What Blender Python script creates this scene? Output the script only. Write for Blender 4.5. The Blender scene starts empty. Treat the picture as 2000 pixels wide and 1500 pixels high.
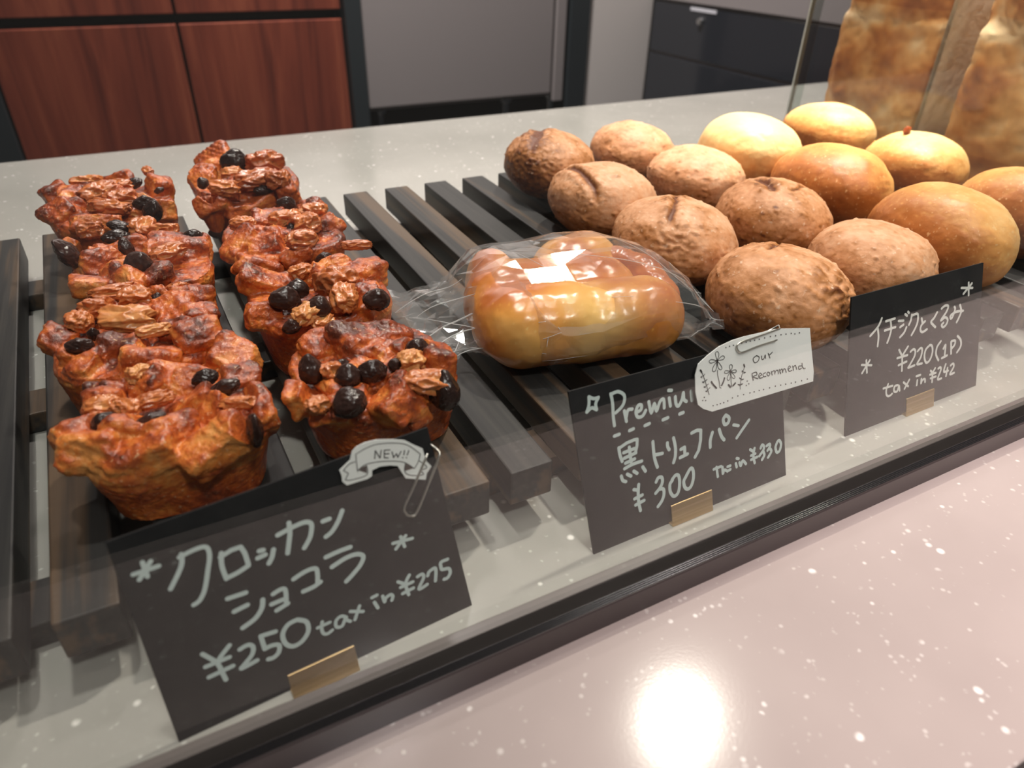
import bpy, bmesh, math, random
import numpy as np
from mathutils import Matrix, Vector, noise

# ------------------------------------------------------------------ scene basics
# Everything below is laid out in counter units and scaled by S to metres
# (the camera is 1 unit = 0.20 m above the counter top, z = 0 is the counter top).
S = 0.20
scn = bpy.context.scene
COL = scn.collection

cam_d = bpy.data.cameras.new('camera')
cam = bpy.data.objects.new('camera', cam_d)
COL.objects.link(cam)
cam.matrix_world = Matrix.Translation((0, 0, 1.0 * S)) @ Matrix(((0.8861407, 0.2398619, -0.3965108), (-0.4629814, 0.4952898, -0.7350757), (0.0200711, 0.8349576, 0.5499481))).to_4x4()
cam_d.sensor_width = 36.0
cam_d.lens = 1370.0 / 2000.0 * 36.0
cam_d.clip_start = 0.01
cam_d.clip_end = 50
cam_d.dof.use_dof = True
cam_d.dof.focus_distance = 1.62 * S
cam_d.dof.aperture_fstop = 11.0
scn.camera = cam

scn.view_settings.view_transform = 'Standard'
scn.view_settings.look = 'None'
scn.view_settings.gamma = 1.0
scn.view_settings.exposure = 0.0
scn.view_settings.use_curve_mapping = False

world = bpy.data.worlds.new('world')
scn.world = world
world.use_nodes = True
world.node_tree.nodes['Background'].inputs[0].default_value = (0.95, 0.86, 0.80, 1)
world.node_tree.nodes['Background'].inputs[1].default_value = 0.11


def lamp(name, loc, target, power, size, color=(1, .9, .8), spread=180):
    d = bpy.data.lights.new(name, 'AREA')
    d.shape = 'DISK'
    d.size = size * S
    d.energy = power
    d.color = color
    d.spread = math.radians(spread)
    o = bpy.data.objects.new(name, d)
    COL.objects.link(o)
    o.location = Vector(loc) * S
    o.rotation_euler = (Vector(target) - Vector(loc)).to_track_quat('-Z', 'Y').to_euler()
    return o


# ceiling downlights of the shop, then lamps added to brighten parts (1.7 m above the counter)
lamp('downlight_right', (4.93, 3.88, 8.5), (2.3, 2.0, 0), 3.5, .36, (1, .90, .80), 60)
lamp('downlight_display', (0.3, 2.6, 8.5), (0.1, 1.7, 0), .72, .5, (1, .94, .89), 46)
lamp('downlight_centre', (3.0, 0.9, 8.5), (2.6, 1.3, 0), .32, .5, (1, .94, .89), 40)
lamp('downlight_accent', (3.1, 3.2, 8.5), (2.4, 2.05, 0.2), .5, .35, (1, .90, .80), 13)
lamp('added_loaf_light', (0.6, 1.6, 8.5), (3.3, 2.0, 0.5), .24, .35, (1, .92, .84), 12)  # added light from the left that brightens the loaves' unlit faces
lamp('added_ledge_light', (1.9, -1.4, 8.5), (1.9, -.75, 0), 1.45, .5, (1, .85, .83), 30)  # added narrow pinkish beam that brightens the front ledge
lamp('added_fill_light', (1.2, -4.5, 8.5), (1.4, .8, 0), 1.8, 1.2, (1, .92, .90), 60)  # added fill from the customer side for the card faces
lamp('added_back_light', (2.2, 7.2, 8.5), (2.8, 9.2, 0), 36, .8, (1, .90, .88), 110)  # added light that brightens the cabinets, fridge and pillar

# ------------------------------------------------------------------ handwriting and topping layouts (object-local coordinates)
C1=dict(o=[-0.1485, 0.7116, 0.0],rz=3.77,q=[[-0.0017, 0.3314], [0.4631, 0.343], [0.4816, -0.0], [-0.0, 0.0]])
INK_C1=[[64,[161,2752,477,2745]],[64,[309,2876,310,2652]],[64,[403,2850,208,2650]],[66,[778,2797,775,2774,769,2739,761,2701,749,2664,732,2630,711,2596,686,2562,659,2525,624,2481,584,2433,547,2388,521,2358]],[66,[743,2764,782,2771,838,2781,899,2791,951,2795,995,2797,1035,2795,1069,2789,1095,2774,1109,2750,1114,2717,1113,2679,1107,2637,1095,2593,1078,2545,1057,2493,1034,2437,1008,2372,980,2299,950,2229,922,2169,895,2123,868,2086,842,2056,817,2032,792,2016,765,2007,743,2003,727,2000]],[69,[1257,2605,1249,2573,1237,2527,1225,2475,1217,2422,1215,2364,1217,2299,1221,2240,1223,2199]],[72,[1549,2273,1520,2264,1477,2251,1430,2237,1386,2227,1345,2220,1303,2215,1265,2211,1239,2208]],[72,[1741,2428,1798,2420]],[72,[1694,2329,1807,2339]],[73,[1934,2370,1925,2350,1913,2321,1899,2289,1885,2262,1869,2239,1850,2217,1833,2199,1822,2186]],[73,[2041,2565,2081,2572,2139,2583,2203,2594,2261,2602,2312,2608,2363,2612,2409,2614,2448,2612,2479,2604,2505,2593,2524,2577,2536,2558,2540,2534,2536,2505,2527,2474,2517,2444,2506,2415,2493,2386,2478,2357,2459,2328,2433,2297,2403,2264,2374,2235,2354,2215]],[73,[2237,2689,2233,2661,2229,2622,2223,2577,2215,2535,2204,2497,2191,2459,2177,2422,2163,2384,2149,2343,2133,2299,2119,2260,2109,2233]],[71,[1159,1894,1413,1877]],[72,[1192,1659,1386,1679]],[74,[1603,1663,1597,1639,1588,1605,1575,1568,1557,1534,1532,1502,1503,1471,1469,1442,1431,1416,1382,1395,1326,1377,1274,1363,1237,1352]],[69,[1229,2550,1395,2595,1521,2591]],[70,[1521,2591,1550,2477,1553,2288]],[72,[2709,2523,2813,2524]],[73,[3026,2579,3010,2553,2985,2514,2957,2472,2929,2433,2899,2399,2867,2364,2834,2333,2803,2308,2773,2290,2742,2278,2716,2269,2697,2263]],[74,[2622,1937,2658,1940,2709,1944,2766,1948,2820,1950,2874,1951,2931,1950,2981,1948,3017,1947]],[75,[2675,1742,2716,1753,2776,1769,2842,1786,2901,1797,2951,1801,3000,1802,3044,1798,3083,1790,3116,1777,3145,1758,3166,1737,3176,1713,3172,1685,3156,1655,3133,1624,3107,1594,3077,1566,3041,1539,3003,1514,2966,1490,2929,1466,2890,1444,2855,1425,2831,1411]],[72,[2091,1790,2125,1800,2176,1815,2231,1829,2281,1838,2326,1841,2370,1840,2408,1834,2436,1822,2448,1801,2450,1772,2446,1741,2442,1710,2437,1679,2429,1646,2420,1616,2415,1595]],[73,[2178,1533,2207,1533,2250,1534,2297,1536,2338,1539,2374,1547,2408,1558,2438,1568,2458,1575]],[71,[1759,1686,1782,1692,1815,1700,1850,1708,1879,1710,1900,1709,1919,1705,1932,1695,1939,1673,1937,1629,1926,1570,1914,1512,1906,1472]],[71,[1700,1535,1883,1537]],[72,[1744,1405,1923,1445]],[57,[3681,1727,4012,1681]],[58,[3827,1788,3859,1594]],[58,[3913,1771,3710,1611]],[59,[3626,1033,3741,931]],[60,[3833,1065,3814,1045,3787,1016,3761,980,3743,940,3739,888,3743,826,3750,767,3755,727]],[59,[3647,916,3868,921]],[60,[3658,793,3855,809]],[60,[3962,977,3979,980,4004,986,4030,990,4048,987,4059,976,4067,959,4068,937,4061,911,4038,877,4003,835,3969,795,3948,765,3944,749,3950,742,3963,740,3980,740,4006,743,4041,751,4075,759,4098,765]],[61,[4137,916,4143,928,4150,946,4162,964,4177,977,4202,988,4234,997,4264,1002,4285,998,4294,985,4295,963,4292,937,4287,908,4279,872,4268,831,4257,792,4250,765]],[62,[4536,1056,4511,1057,4474,1059,4437,1059,4410,1052,4397,1034,4392,1009,4392,982,4392,960,4393,944,4394,932,4400,921,4412,911,4435,904,4467,899,4499,892,4522,881,4534,863,4539,841,4539,817,4535,795,4525,774,4509,753,4490,735,4473,722,4454,717,4435,718,4417,721,4405,723]],[58,[3158,953,3246,959]],[58,[3180,855,3215,731]],[58,[3331,900,3332,875,3335,840,3338,806,3342,787,3347,789,3352,805,3360,825,3371,841,3390,852,3414,861,3438,867,3457,868,3471,862,3482,851,3490,837,3493,822,3489,806,3479,787,3469,770,3461,759]],[55,[2240,841,2438,846]],[55,[2330,910,2322,889,2312,858,2301,824,2295,794,2293,768,2295,743,2299,720,2307,702,2317,689,2332,680,2348,674,2365,672,2386,675,2409,683,2431,692,2446,698]],[56,[2698,811,2685,824,2667,842,2647,858,2626,866,2602,865,2576,857,2552,843,2533,827,2522,803,2514,772,2512,742,2517,719,2532,704,2555,694,2581,690,2604,695,2624,714,2644,745,2662,775,2677,793,2686,793,2691,781,2695,765,2701,752,2712,741,2724,729,2735,719,2743,711]],[57,[2780,877,2973,781]],[57,[2939,904,2818,703]],[67,[636,1211,772,1003]],[69,[1002,1169,961,1138,901,1095,842,1047,801,1005,786,974,786,946,792,917,798,880,802,826,808,761,815,699,820,657]],[68,[621,995,955,986]],[69,[623,813,965,825]],[70,[1114,1037,1137,1042,1171,1050,1207,1055,1236,1054,1257,1045,1275,1029,1288,1009,1294,987,1292,961,1284,932,1269,901,1250,872,1222,846,1187,820,1151,796,1122,776,1097,759,1076,745,1061,735,1058,728,1070,724,1093,725,1124,727,1155,730,1190,733,1230,738,1268,743,1294,747]],[72,[1439,873,1460,875,1491,878,1525,880,1554,877,1581,871,1608,861,1630,848,1643,831,1644,805,1637,774,1623,743,1608,718,1589,700,1566,687,1542,677,1519,671,1498,671,1477,674,1458,680,1445,683]],[74,[1986,1120,1959,1119,1919,1118,1877,1113,1840,1101,1809,1080,1779,1053,1753,1022,1735,987,1725,948,1722,903,1725,859,1734,820,1749,787,1771,756,1797,731,1826,715,1860,708,1898,709,1937,718,1973,732,2009,755,2045,785,2076,820,2099,857,2112,897,2117,942,2116,985,2106,1023,2082,1054,2046,1082,2010,1104,1986,1120]],[72,[1649,1078,1436,1105]],[71,[1436,1105,1439,873]]]
C2=dict(o=[0.5885, 0.7469, 0.0],rz=0.69,q=[[-0.0168, 0.3324], [0.4939, 0.3193], [0.505, 0.0], [0.0, 0.0]])
INK_C2=[[64,[235,3122,233,3096,231,3057,226,3014,219,2975,205,2940,188,2904,170,2873,159,2851]],[64,[235,3122,251,3110,275,3093,301,3075,327,3063,355,3057,385,3056,413,3057,432,3058]],[65,[432,3058,418,3041,397,3016,376,2988,362,2959,358,2928,361,2893,366,2862,369,2840]],[65,[159,2851,179,2863,208,2881,240,2897,270,2903,297,2893,326,2874,351,2854,369,2840]],[66,[700,3056,704,3022,711,2974,717,2918,720,2861,720,2804,716,2743,712,2682,710,2624,710,2568,713,2512,715,2463,717,2429]],[66,[726,3049,751,3053,787,3059,826,3061,863,3055,899,3036,937,3010,969,2978,989,2944,993,2904,986,2859,969,2815,945,2776,906,2742,854,2711,804,2686,769,2668]],[68,[960,2651,988,2436]],[68,[996,2519,1003,2544,1013,2580,1026,2615,1043,2640,1066,2648,1094,2646,1122,2640,1140,2637]],[69,[1238,2548,1257,2551,1284,2555,1312,2561,1332,2571,1345,2589,1353,2611,1356,2634,1354,2651,1343,2663,1324,2672,1304,2675,1284,2670,1265,2653,1245,2627,1228,2596,1218,2566,1217,2535,1223,2501,1234,2469,1250,2447,1273,2435,1303,2430,1335,2432,1363,2439,1387,2457,1410,2483,1429,2510,1443,2528]],[69,[1527,2677,1533,2626,1541,2551,1551,2480,1565,2444,1585,2464,1608,2521,1632,2579,1651,2606,1663,2581,1670,2527,1677,2472,1689,2447,1709,2468,1733,2516,1758,2569,1783,2607,1807,2628,1833,2641,1856,2643,1872,2632,1879,2599,1879,2547,1875,2494,1873,2458]],[71,[2002,2777,2074,2758]],[71,[2004,2622,2021,2455]],[72,[2152,2607,2152,2580,2151,2541,2152,2500,2157,2467,2166,2442,2179,2419,2194,2404,2212,2402,2235,2417,2262,2446,2289,2481,2311,2514,2325,2549,2336,2590,2344,2622,2350,2635,2352,2618,2351,2580,2351,2536,2355,2502,2367,2480,2384,2463,2401,2451,2412,2442]],[73,[2538,2616,2549,2424]],[68,[696,2227,808,2231]],[69,[1039,2236,1132,2246]],[70,[1395,2232,1504,2244]],[72,[1825,2227,1945,2237]],[73,[2230,2232,2322,2238]],[69,[768,1971,769,1943,772,1903,775,1858,780,1817,788,1779,799,1739,809,1705,816,1680]],[70,[1001,1912,1015,1604]],[69,[867,1840,1123,1849]],[70,[870,1726,1143,1754]],[70,[888,1619,1104,1640]],[70,[856,1515,888,1522,933,1531,985,1540,1038,1546,1096,1548,1161,1548,1220,1546,1261,1545]],[66,[810,1970,954,2013,1125,2024,1196,2015]],[67,[1196,2015,1177,1883,1129,1759]],[70,[766,1392,770,1373,775,1346,782,1317,792,1294,807,1277,827,1264,846,1253,859,1246]],[71,[908,1384,987,1319]],[71,[1060,1398,1133,1329]],[72,[1272,1419,1328,1311]],[72,[1552,1857,1552,1814,1552,1752,1553,1685,1554,1626,1557,1581,1560,1542,1564,1505,1571,1466,1581,1422,1594,1374,1607,1332,1616,1302]],[73,[1579,1573,1756,1550]],[73,[1891,1729,1890,1715,1889,1695,1889,1672,1892,1651,1899,1630,1908,1609,1917,1590,1924,1576]],[74,[2046,1786,2052,1751,2062,1702,2072,1647,2077,1594,2078,1545,2076,1494,2070,1446,2063,1402,2051,1363,2034,1327,2018,1296,2008,1275]],[75,[2180,1326,2368,1346]],[77,[3027,1611,3014,1584,2995,1543,2976,1499,2962,1457,2956,1417,2954,1375,2954,1338,2954,1312]],[78,[3206,1625,3214,1595,3226,1551,3240,1504,3255,1463,3272,1431,3292,1403,3311,1379,3323,1362]],[78,[3390,1879,3375,1867,3353,1849,3332,1828,3321,1805,3321,1776,3328,1742,3341,1710,3356,1689,3376,1681,3402,1682,3427,1690,3447,1702,3461,1722,3473,1748,3479,1776,3476,1801,3461,1824,3435,1846,3408,1865,3390,1879]],[75,[2208,1495,2302,1512,2300,1381]],[75,[2497,1755,2631,1774,2731,1745,2711,1533,2651,1338,2549,1223]],[69,[3586,1613,3718,1557]],[71,[4012,1598,3973,1566,3916,1518,3855,1467,3802,1423,3759,1386,3719,1351,3685,1322,3662,1301]],[71,[1026,1021,1125,976]],[71,[1147,1089,1142,1064,1135,1030,1128,989,1122,945,1118,895,1115,839,1113,782,1114,727,1119,672,1126,615,1134,565,1139,530]],[72,[1026,824,1211,843]],[72,[1037,688,1242,716]],[73,[1559,1005,1569,1020,1582,1041,1598,1062,1615,1075,1637,1079,1662,1077,1685,1070,1702,1057,1710,1036,1713,1006,1712,975,1705,945,1694,919,1677,894,1656,870,1634,847,1608,825,1576,804,1548,785,1528,772]],[74,[1620,830,1640,826,1669,821,1698,812,1719,796,1728,771,1730,739,1727,705,1722,672,1712,642,1698,613,1681,585,1662,558,1637,532,1607,507,1579,485,1559,470]],[74,[1957,906,1943,896,1922,883,1902,865,1888,840,1881,804,1878,759,1880,712,1888,671,1902,635,1922,599,1945,570,1969,553,1995,549,2024,555,2052,571,2076,596,2095,632,2110,680,2121,732,2128,781,2131,829,2130,877,2124,921,2115,954,2101,975,2083,987,2062,992,2040,990,2016,978,1988,958,1963,936,1945,921]],[76,[2284,865,2274,853,2258,836,2243,815,2233,791,2232,761,2234,726,2241,691,2251,661,2265,636,2283,615,2303,598,2325,590,2348,591,2373,600,2398,615,2420,638,2440,670,2458,711,2474,756,2484,799,2489,841,2490,885,2488,925,2481,958,2471,983,2458,1004,2441,1015,2419,1012,2387,986,2348,942,2310,896,2284,865]],[63,[3015,802,3213,805]],[63,[3090,829,3115,603]],[64,[3249,778,3249,746,3249,700,3250,655,3254,630,3261,635,3269,660,3281,687,3295,700,3315,693,3340,675,3364,655,3380,641]],[64,[3385,744,3460,741]],[65,[3393,648,3457,658]],[65,[3643,850,3693,824]],[65,[3613,744,3634,653]],[65,[3714,733,3720,713,3728,684,3738,658,3749,648,3761,664,3774,698,3788,731,3805,746,3826,733,3851,702,3875,668,3891,645]],[66,[4019,932,4107,862]],[66,[4142,925,4133,895,4121,852,4109,804,4104,758,4108,711,4118,662,4130,618,4137,587]],[66,[4040,788,4157,794]],[66,[4036,694,4207,704]],[67,[4318,871,4325,885,4335,905,4347,923,4359,932,4373,929,4388,918,4402,902,4411,885,4414,868,4414,848,4408,827,4395,805,4369,779,4333,750,4297,723,4273,704]],[67,[4394,763,4401,748,4410,727,4418,703,4418,680,4406,657,4385,632,4364,610,4349,595]],[67,[4490,871,4506,876,4530,884,4554,889,4571,889,4581,881,4586,866,4587,849,4583,832,4570,813,4549,791,4528,771,4514,757]],[68,[4581,779,4592,766,4607,748,4619,726,4620,703,4603,675,4574,644,4544,614,4523,594]],[68,[4799,873,4787,853,4769,825,4752,793,4743,762,4745,727,4753,689,4766,654,4781,632,4799,623,4822,624,4844,633,4863,649,4879,676,4893,713,4903,752,4907,787,4900,818,4886,847,4870,872,4854,889,4839,893,4823,887,4809,879,4799,873]]]
C3=dict(o=[1.3251, 0.7924, 0.0],rz=0.23,q=[[0.0142, 0.3319], [0.4921, 0.327], [0.4985, 0.0], [-0.0, 0.0]])
INK_C3=[[60,[1161,2632,1143,2601,1118,2556,1085,2507,1042,2460,980,2413,902,2364,827,2320,776,2290]],[60,[1021,2449,1030,2408,1044,2349,1056,2282,1063,2219,1062,2156,1055,2088,1047,2028,1042,1986]],[60,[1304,2529,1616,2529]],[61,[1272,2314,1649,2314]],[61,[1465,2517,1473,2477,1485,2421,1495,2358,1498,2302,1491,2253,1477,2205,1459,2161,1443,2120,1425,2081,1404,2045,1386,2015,1373,1993]],[62,[1751,2441,1928,2411]],[62,[1815,2278,1934,2313]],[63,[2050,2227,2037,2205,2018,2173,1995,2139,1969,2109,1935,2084,1894,2060,1856,2040,1830,2026]],[62,[1985,2556,2055,2504]],[62,[2082,2596,2118,2559]],[63,[2222,2492,2219,2468,2214,2433,2207,2395,2197,2362,2183,2334,2165,2307,2148,2285,2137,2269]],[63,[2235,2475,2275,2478,2335,2484,2395,2485,2437,2470,2456,2435,2461,2383,2458,2328,2450,2278,2438,2237,2419,2200,2396,2164,2371,2128,2339,2089,2303,2048,2268,2012,2245,1987]],[64,[2595,2324,2639,2192]],[64,[2728,2227,2701,2215,2663,2199,2624,2178,2596,2156,2579,2128,2569,2097,2566,2065,2570,2039,2582,2016,2601,1997,2626,1982,2655,1974,2693,1976,2739,1987,2783,2000,2814,2009]],[65,[3181,2355,3162,2333,3134,2302,3103,2268,3074,2239,3041,2217,3006,2199,2976,2182,2964,2162,2975,2136,3003,2107,3037,2079,3066,2055,3088,2035,3110,2017,3128,2002,3141,1992]],[65,[3340,2415,3365,2426,3401,2442,3441,2457,3477,2464,3513,2462,3551,2455,3582,2442,3600,2424,3601,2399,3590,2369,3569,2334,3540,2296,3492,2251,3427,2198,3370,2150,3342,2120,3359,2119,3404,2136,3460,2157,3504,2164,3538,2152,3569,2131,3593,2105,3608,2080,3610,2055,3602,2027,3587,2001,3569,1978,3545,1959,3514,1941,3482,1929,3454,1924,3429,1933,3405,1950,3386,1970,3377,1988,3386,2002,3406,2016,3429,2028,3445,2036]],[67,[3846,2359,3854,2349,3866,2335,3876,2316,3877,2290,3864,2251,3843,2202,3818,2154,3796,2119,3777,2098,3757,2087,3740,2083,3727,2086,3716,2099,3706,2121,3705,2145,3720,2166,3756,2182,3808,2198,3870,2210,3932,2216,4002,2213,4081,2203,4154,2192,4204,2184]],[67,[4064,2362,4079,2331,4102,2286,4122,2237,4130,2191,4120,2150,4098,2108,4071,2069,4048,2035,4027,2004,4005,1977,3985,1955,3972,1940]],[57,[507,1657,847,1567]],[57,[661,1732,693,1423]],[58,[778,1704,524,1450]],[60,[1815,1718,1937,1535]],[61,[2138,1728,2102,1695,2049,1647,1996,1594,1958,1546,1943,1504,1941,1464,1944,1424,1946,1378,1946,1322,1946,1259,1947,1200,1948,1160]],[60,[1759,1523,2129,1513]],[61,[1815,1332,2105,1356]],[61,[2238,1573,2257,1582,2283,1596,2312,1608,2338,1612,2360,1608,2381,1599,2398,1585,2409,1565,2416,1538,2418,1505,2412,1468,2396,1427,2361,1379,2313,1325,2263,1273,2226,1233,2200,1208,2180,1194,2173,1186,2184,1180,2227,1178,2295,1181,2365,1185,2412,1188]],[62,[2504,1527,2525,1539,2555,1557,2588,1573,2615,1579,2636,1575,2656,1563,2670,1544,2677,1518,2675,1481,2667,1434,2652,1385,2632,1340,2599,1299,2553,1259,2516,1224,2504,1197,2533,1181,2589,1174,2650,1171,2691,1168]],[63,[2964,1578,2933,1564,2887,1544,2841,1519,2807,1488,2788,1449,2776,1402,2771,1353,2774,1306,2785,1260,2805,1211,2830,1170,2857,1144,2889,1138,2926,1146,2963,1165,2994,1191,3021,1225,3045,1269,3064,1317,3075,1363,3078,1407,3073,1452,3063,1494,3050,1527,3031,1549,3005,1563,2981,1571,2964,1578]],[64,[3390,1576,3363,1557,3325,1531,3286,1499,3256,1464,3238,1423,3225,1376,3220,1328,3224,1280,3245,1229,3278,1175,3312,1127,3336,1093]],[64,[3505,1359,3521,1377,3544,1406,3567,1430,3582,1437,3588,1420,3588,1388,3585,1348,3582,1309,3580,1268,3577,1221,3574,1179,3572,1150]],[65,[3466,1119,3670,1143]],[65,[3798,1468,3828,1155]],[65,[3809,1482,3839,1481,3884,1480,3928,1475,3957,1464,3968,1442,3967,1413,3958,1381,3944,1354,3919,1332,3885,1312,3851,1296,3828,1284]],[65,[4046,1565,4073,1541,4113,1508,4154,1469,4183,1430,4200,1389,4209,1346,4210,1303,4200,1263,4174,1225,4133,1187,4092,1155,4064,1132]],[61,[3046,892,3137,797]],[61,[3223,913,3206,895,3180,869,3155,837,3137,797,3130,743,3129,677,3130,614,3131,571]],[61,[3030,791,3258,783]],[61,[3062,686,3266,684]],[62,[3346,875,3363,880,3387,887,3412,891,3430,887,3442,875,3451,858,3455,833,3450,801,3426,754,3390,696,3357,639,3346,598,3368,580,3413,575,3461,577,3493,578]],[62,[3634,919,3618,883,3594,829,3576,776,3577,737,3608,721,3660,717,3713,719,3750,719]],[63,[3718,801,3675,598]],[63,[3837,837,3856,845,3883,856,3912,864,3934,863,3950,851,3965,830,3972,804,3967,773,3939,733,3893,685,3851,640,3834,608,3858,595,3907,594,3960,598,3996,601]],[60,[2507,882,2658,876]],[60,[2549,767,2535,642]],[60,[2702,761,2700,736,2697,700,2696,666,2698,649,2704,655,2713,676,2725,701,2740,719,2762,727,2788,733,2814,733,2834,727,2844,711,2849,685,2850,659,2852,642]],[59,[2027,843,2208,694]],[59,[2243,860,2072,665]],[58,[1814,827,1791,829,1759,833,1725,833,1702,824,1688,800,1680,765,1679,729,1686,702,1707,684,1738,671,1772,666,1800,672,1819,699,1835,742,1849,782,1860,799,1871,781,1879,740,1886,695,1891,664]],[57,[1290,875,1622,860]],[57,[1462,940,1450,916,1431,882,1414,843,1403,807,1400,772,1402,737,1409,704,1420,677,1437,655,1460,638,1486,627,1512,621,1540,624,1572,635,1601,647,1621,655]],[66,[4080,2789,4529,2704]],[67,[4355,2868,4389,2549]],[67,[4489,2826,4174,2624]]]
NEW_OUT=[[0.3157, 0.3005], [0.3103, 0.3087], [0.3114, 0.3176], [0.3102, 0.3272], [0.3289, 0.3378], [0.3343, 0.3492], [0.3423, 0.3545], [0.3565, 0.3569], [0.3749, 0.3553], [0.3986, 0.3479], [0.4176, 0.34], [0.4308, 0.3277], [0.4435, 0.3171], [0.4443, 0.305], [0.4463, 0.2935], [0.4525, 0.2832], [0.4425, 0.2742], [0.4384, 0.2643], [0.407, 0.2785], [0.403, 0.2896], [0.3985, 0.3029], [0.3862, 0.3083], [0.3707, 0.3118], [0.3577, 0.3101], [0.3559, 0.3014], [0.3479, 0.2991], [0.3312, 0.3]]
INK_NEW=[[12,[3389,3435,3416,3443,3455,3454,3499,3465,3544,3474,3588,3479,3634,3484,3682,3485,3734,3481,3791,3472,3852,3458,3914,3441,3974,3421,4032,3400,4091,3377,4147,3349,4200,3314,4252,3263,4303,3200,4347,3141,4378,3099]],[12,[3389,3435,3386,3415,3382,3387,3377,3353,3373,3318,3369,3278,3364,3232,3360,3189,3357,3159]],[12,[3362,3178,3383,3188,3414,3203,3451,3217,3490,3226,3531,3227,3576,3223,3624,3217,3675,3207,3732,3194,3795,3177,3857,3158,3915,3138,3967,3118,4015,3097,4061,3074,4103,3046,4143,3009,4181,2966,4213,2925,4236,2897]],[13,[4378,3099,4369,3078,4356,3047,4340,3014,4323,2985,4301,2959,4276,2934,4252,2912,4236,2897]],[12,[3355,3325,3337,3325,3312,3326,3283,3324,3256,3319,3229,3305,3199,3285,3173,3266,3155,3253]],[12,[3155,3253,3217,3184]],[12,[3217,3184,3150,3101]],[12,[3150,3101,3160,3094,3174,3084,3195,3074,3229,3066,3286,3060,3359,3053,3432,3052,3484,3062,3508,3091,3514,3135,3511,3178,3511,3208]],[13,[4345,2988,4368,2959,4402,2917,4433,2874,4445,2844,4428,2832,4391,2829,4351,2832,4325,2833]],[13,[4325,2833,4337,2813,4355,2785,4368,2758,4361,2744,4324,2748,4267,2764,4207,2785,4159,2806,4127,2827,4101,2850,4083,2875,4073,2902,4075,2934,4086,2971,4100,3004,4110,3028]],[16,[3654,3271,3690,3393,3736,3253,3780,3368]],[17,[3826,3347,3802,3235]],[17,[3827,3352,3913,3327]],[17,[3820,3292,3887,3274]],[17,[3802,3235,3863,3209]],[17,[3941,3287,3945,3186,4002,3234,4013,3167,4081,3244]],[17,[4138,3240,4114,3175]],[17,[4086,3140,4089,3132]],[17,[4206,3217,4167,3156]],[17,[4144,3120,4146,3113]]]
NEW_PATCH=[[[0.3375, 0.3174], [0.3446, 0.3205], [0.3511, 0.3208], [0.3491, 0.3085]], [[0.411, 0.3028], [0.4162, 0.2977], [0.4227, 0.2906], [0.4069, 0.2908]]]
CLIP_A=[[0.4491, 0.3076], [0.4434, 0.2996], [0.435, 0.288], [0.426, 0.2755], [0.418, 0.2647], [0.4111, 0.2559], [0.4046, 0.2479], [0.3989, 0.2409], [0.395, 0.2351], [0.3931, 0.2308], [0.3929, 0.2278], [0.3937, 0.2254], [0.3946, 0.2231], [0.3958, 0.2206], [0.3974, 0.2184], [0.3994, 0.2165], [0.4016, 0.2154], [0.4035, 0.2143], [0.4053, 0.2135], [0.4078, 0.2141], [0.4117, 0.2175], [0.4176, 0.2246], [0.4249, 0.2347], [0.4327, 0.2459], [0.4401, 0.2565], [0.4474, 0.2669], [0.4548, 0.2777], [0.4614, 0.2877], [0.4663, 0.2952], [0.4689, 0.2995], [0.4698, 0.3014], [0.4696, 0.3025], [0.4691, 0.304], [0.4679, 0.3067], [0.4659, 0.3095], [0.4637, 0.3121], [0.4623, 0.3139]]
TAG_OUT=[[0.293, 0.2118], [0.2716, 0.2234], [0.2589, 0.2352], [0.254, 0.2626], [0.2554, 0.2962], [0.2642, 0.3168], [0.2881, 0.3284], [0.3172, 0.3389], [0.3516, 0.3438], [0.3829, 0.3442], [0.4728, 0.34], [0.5639, 0.3214], [0.5676, 0.2837], [0.5754, 0.2228], [0.5734, 0.2023], [0.4137, 0.2074]]
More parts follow.
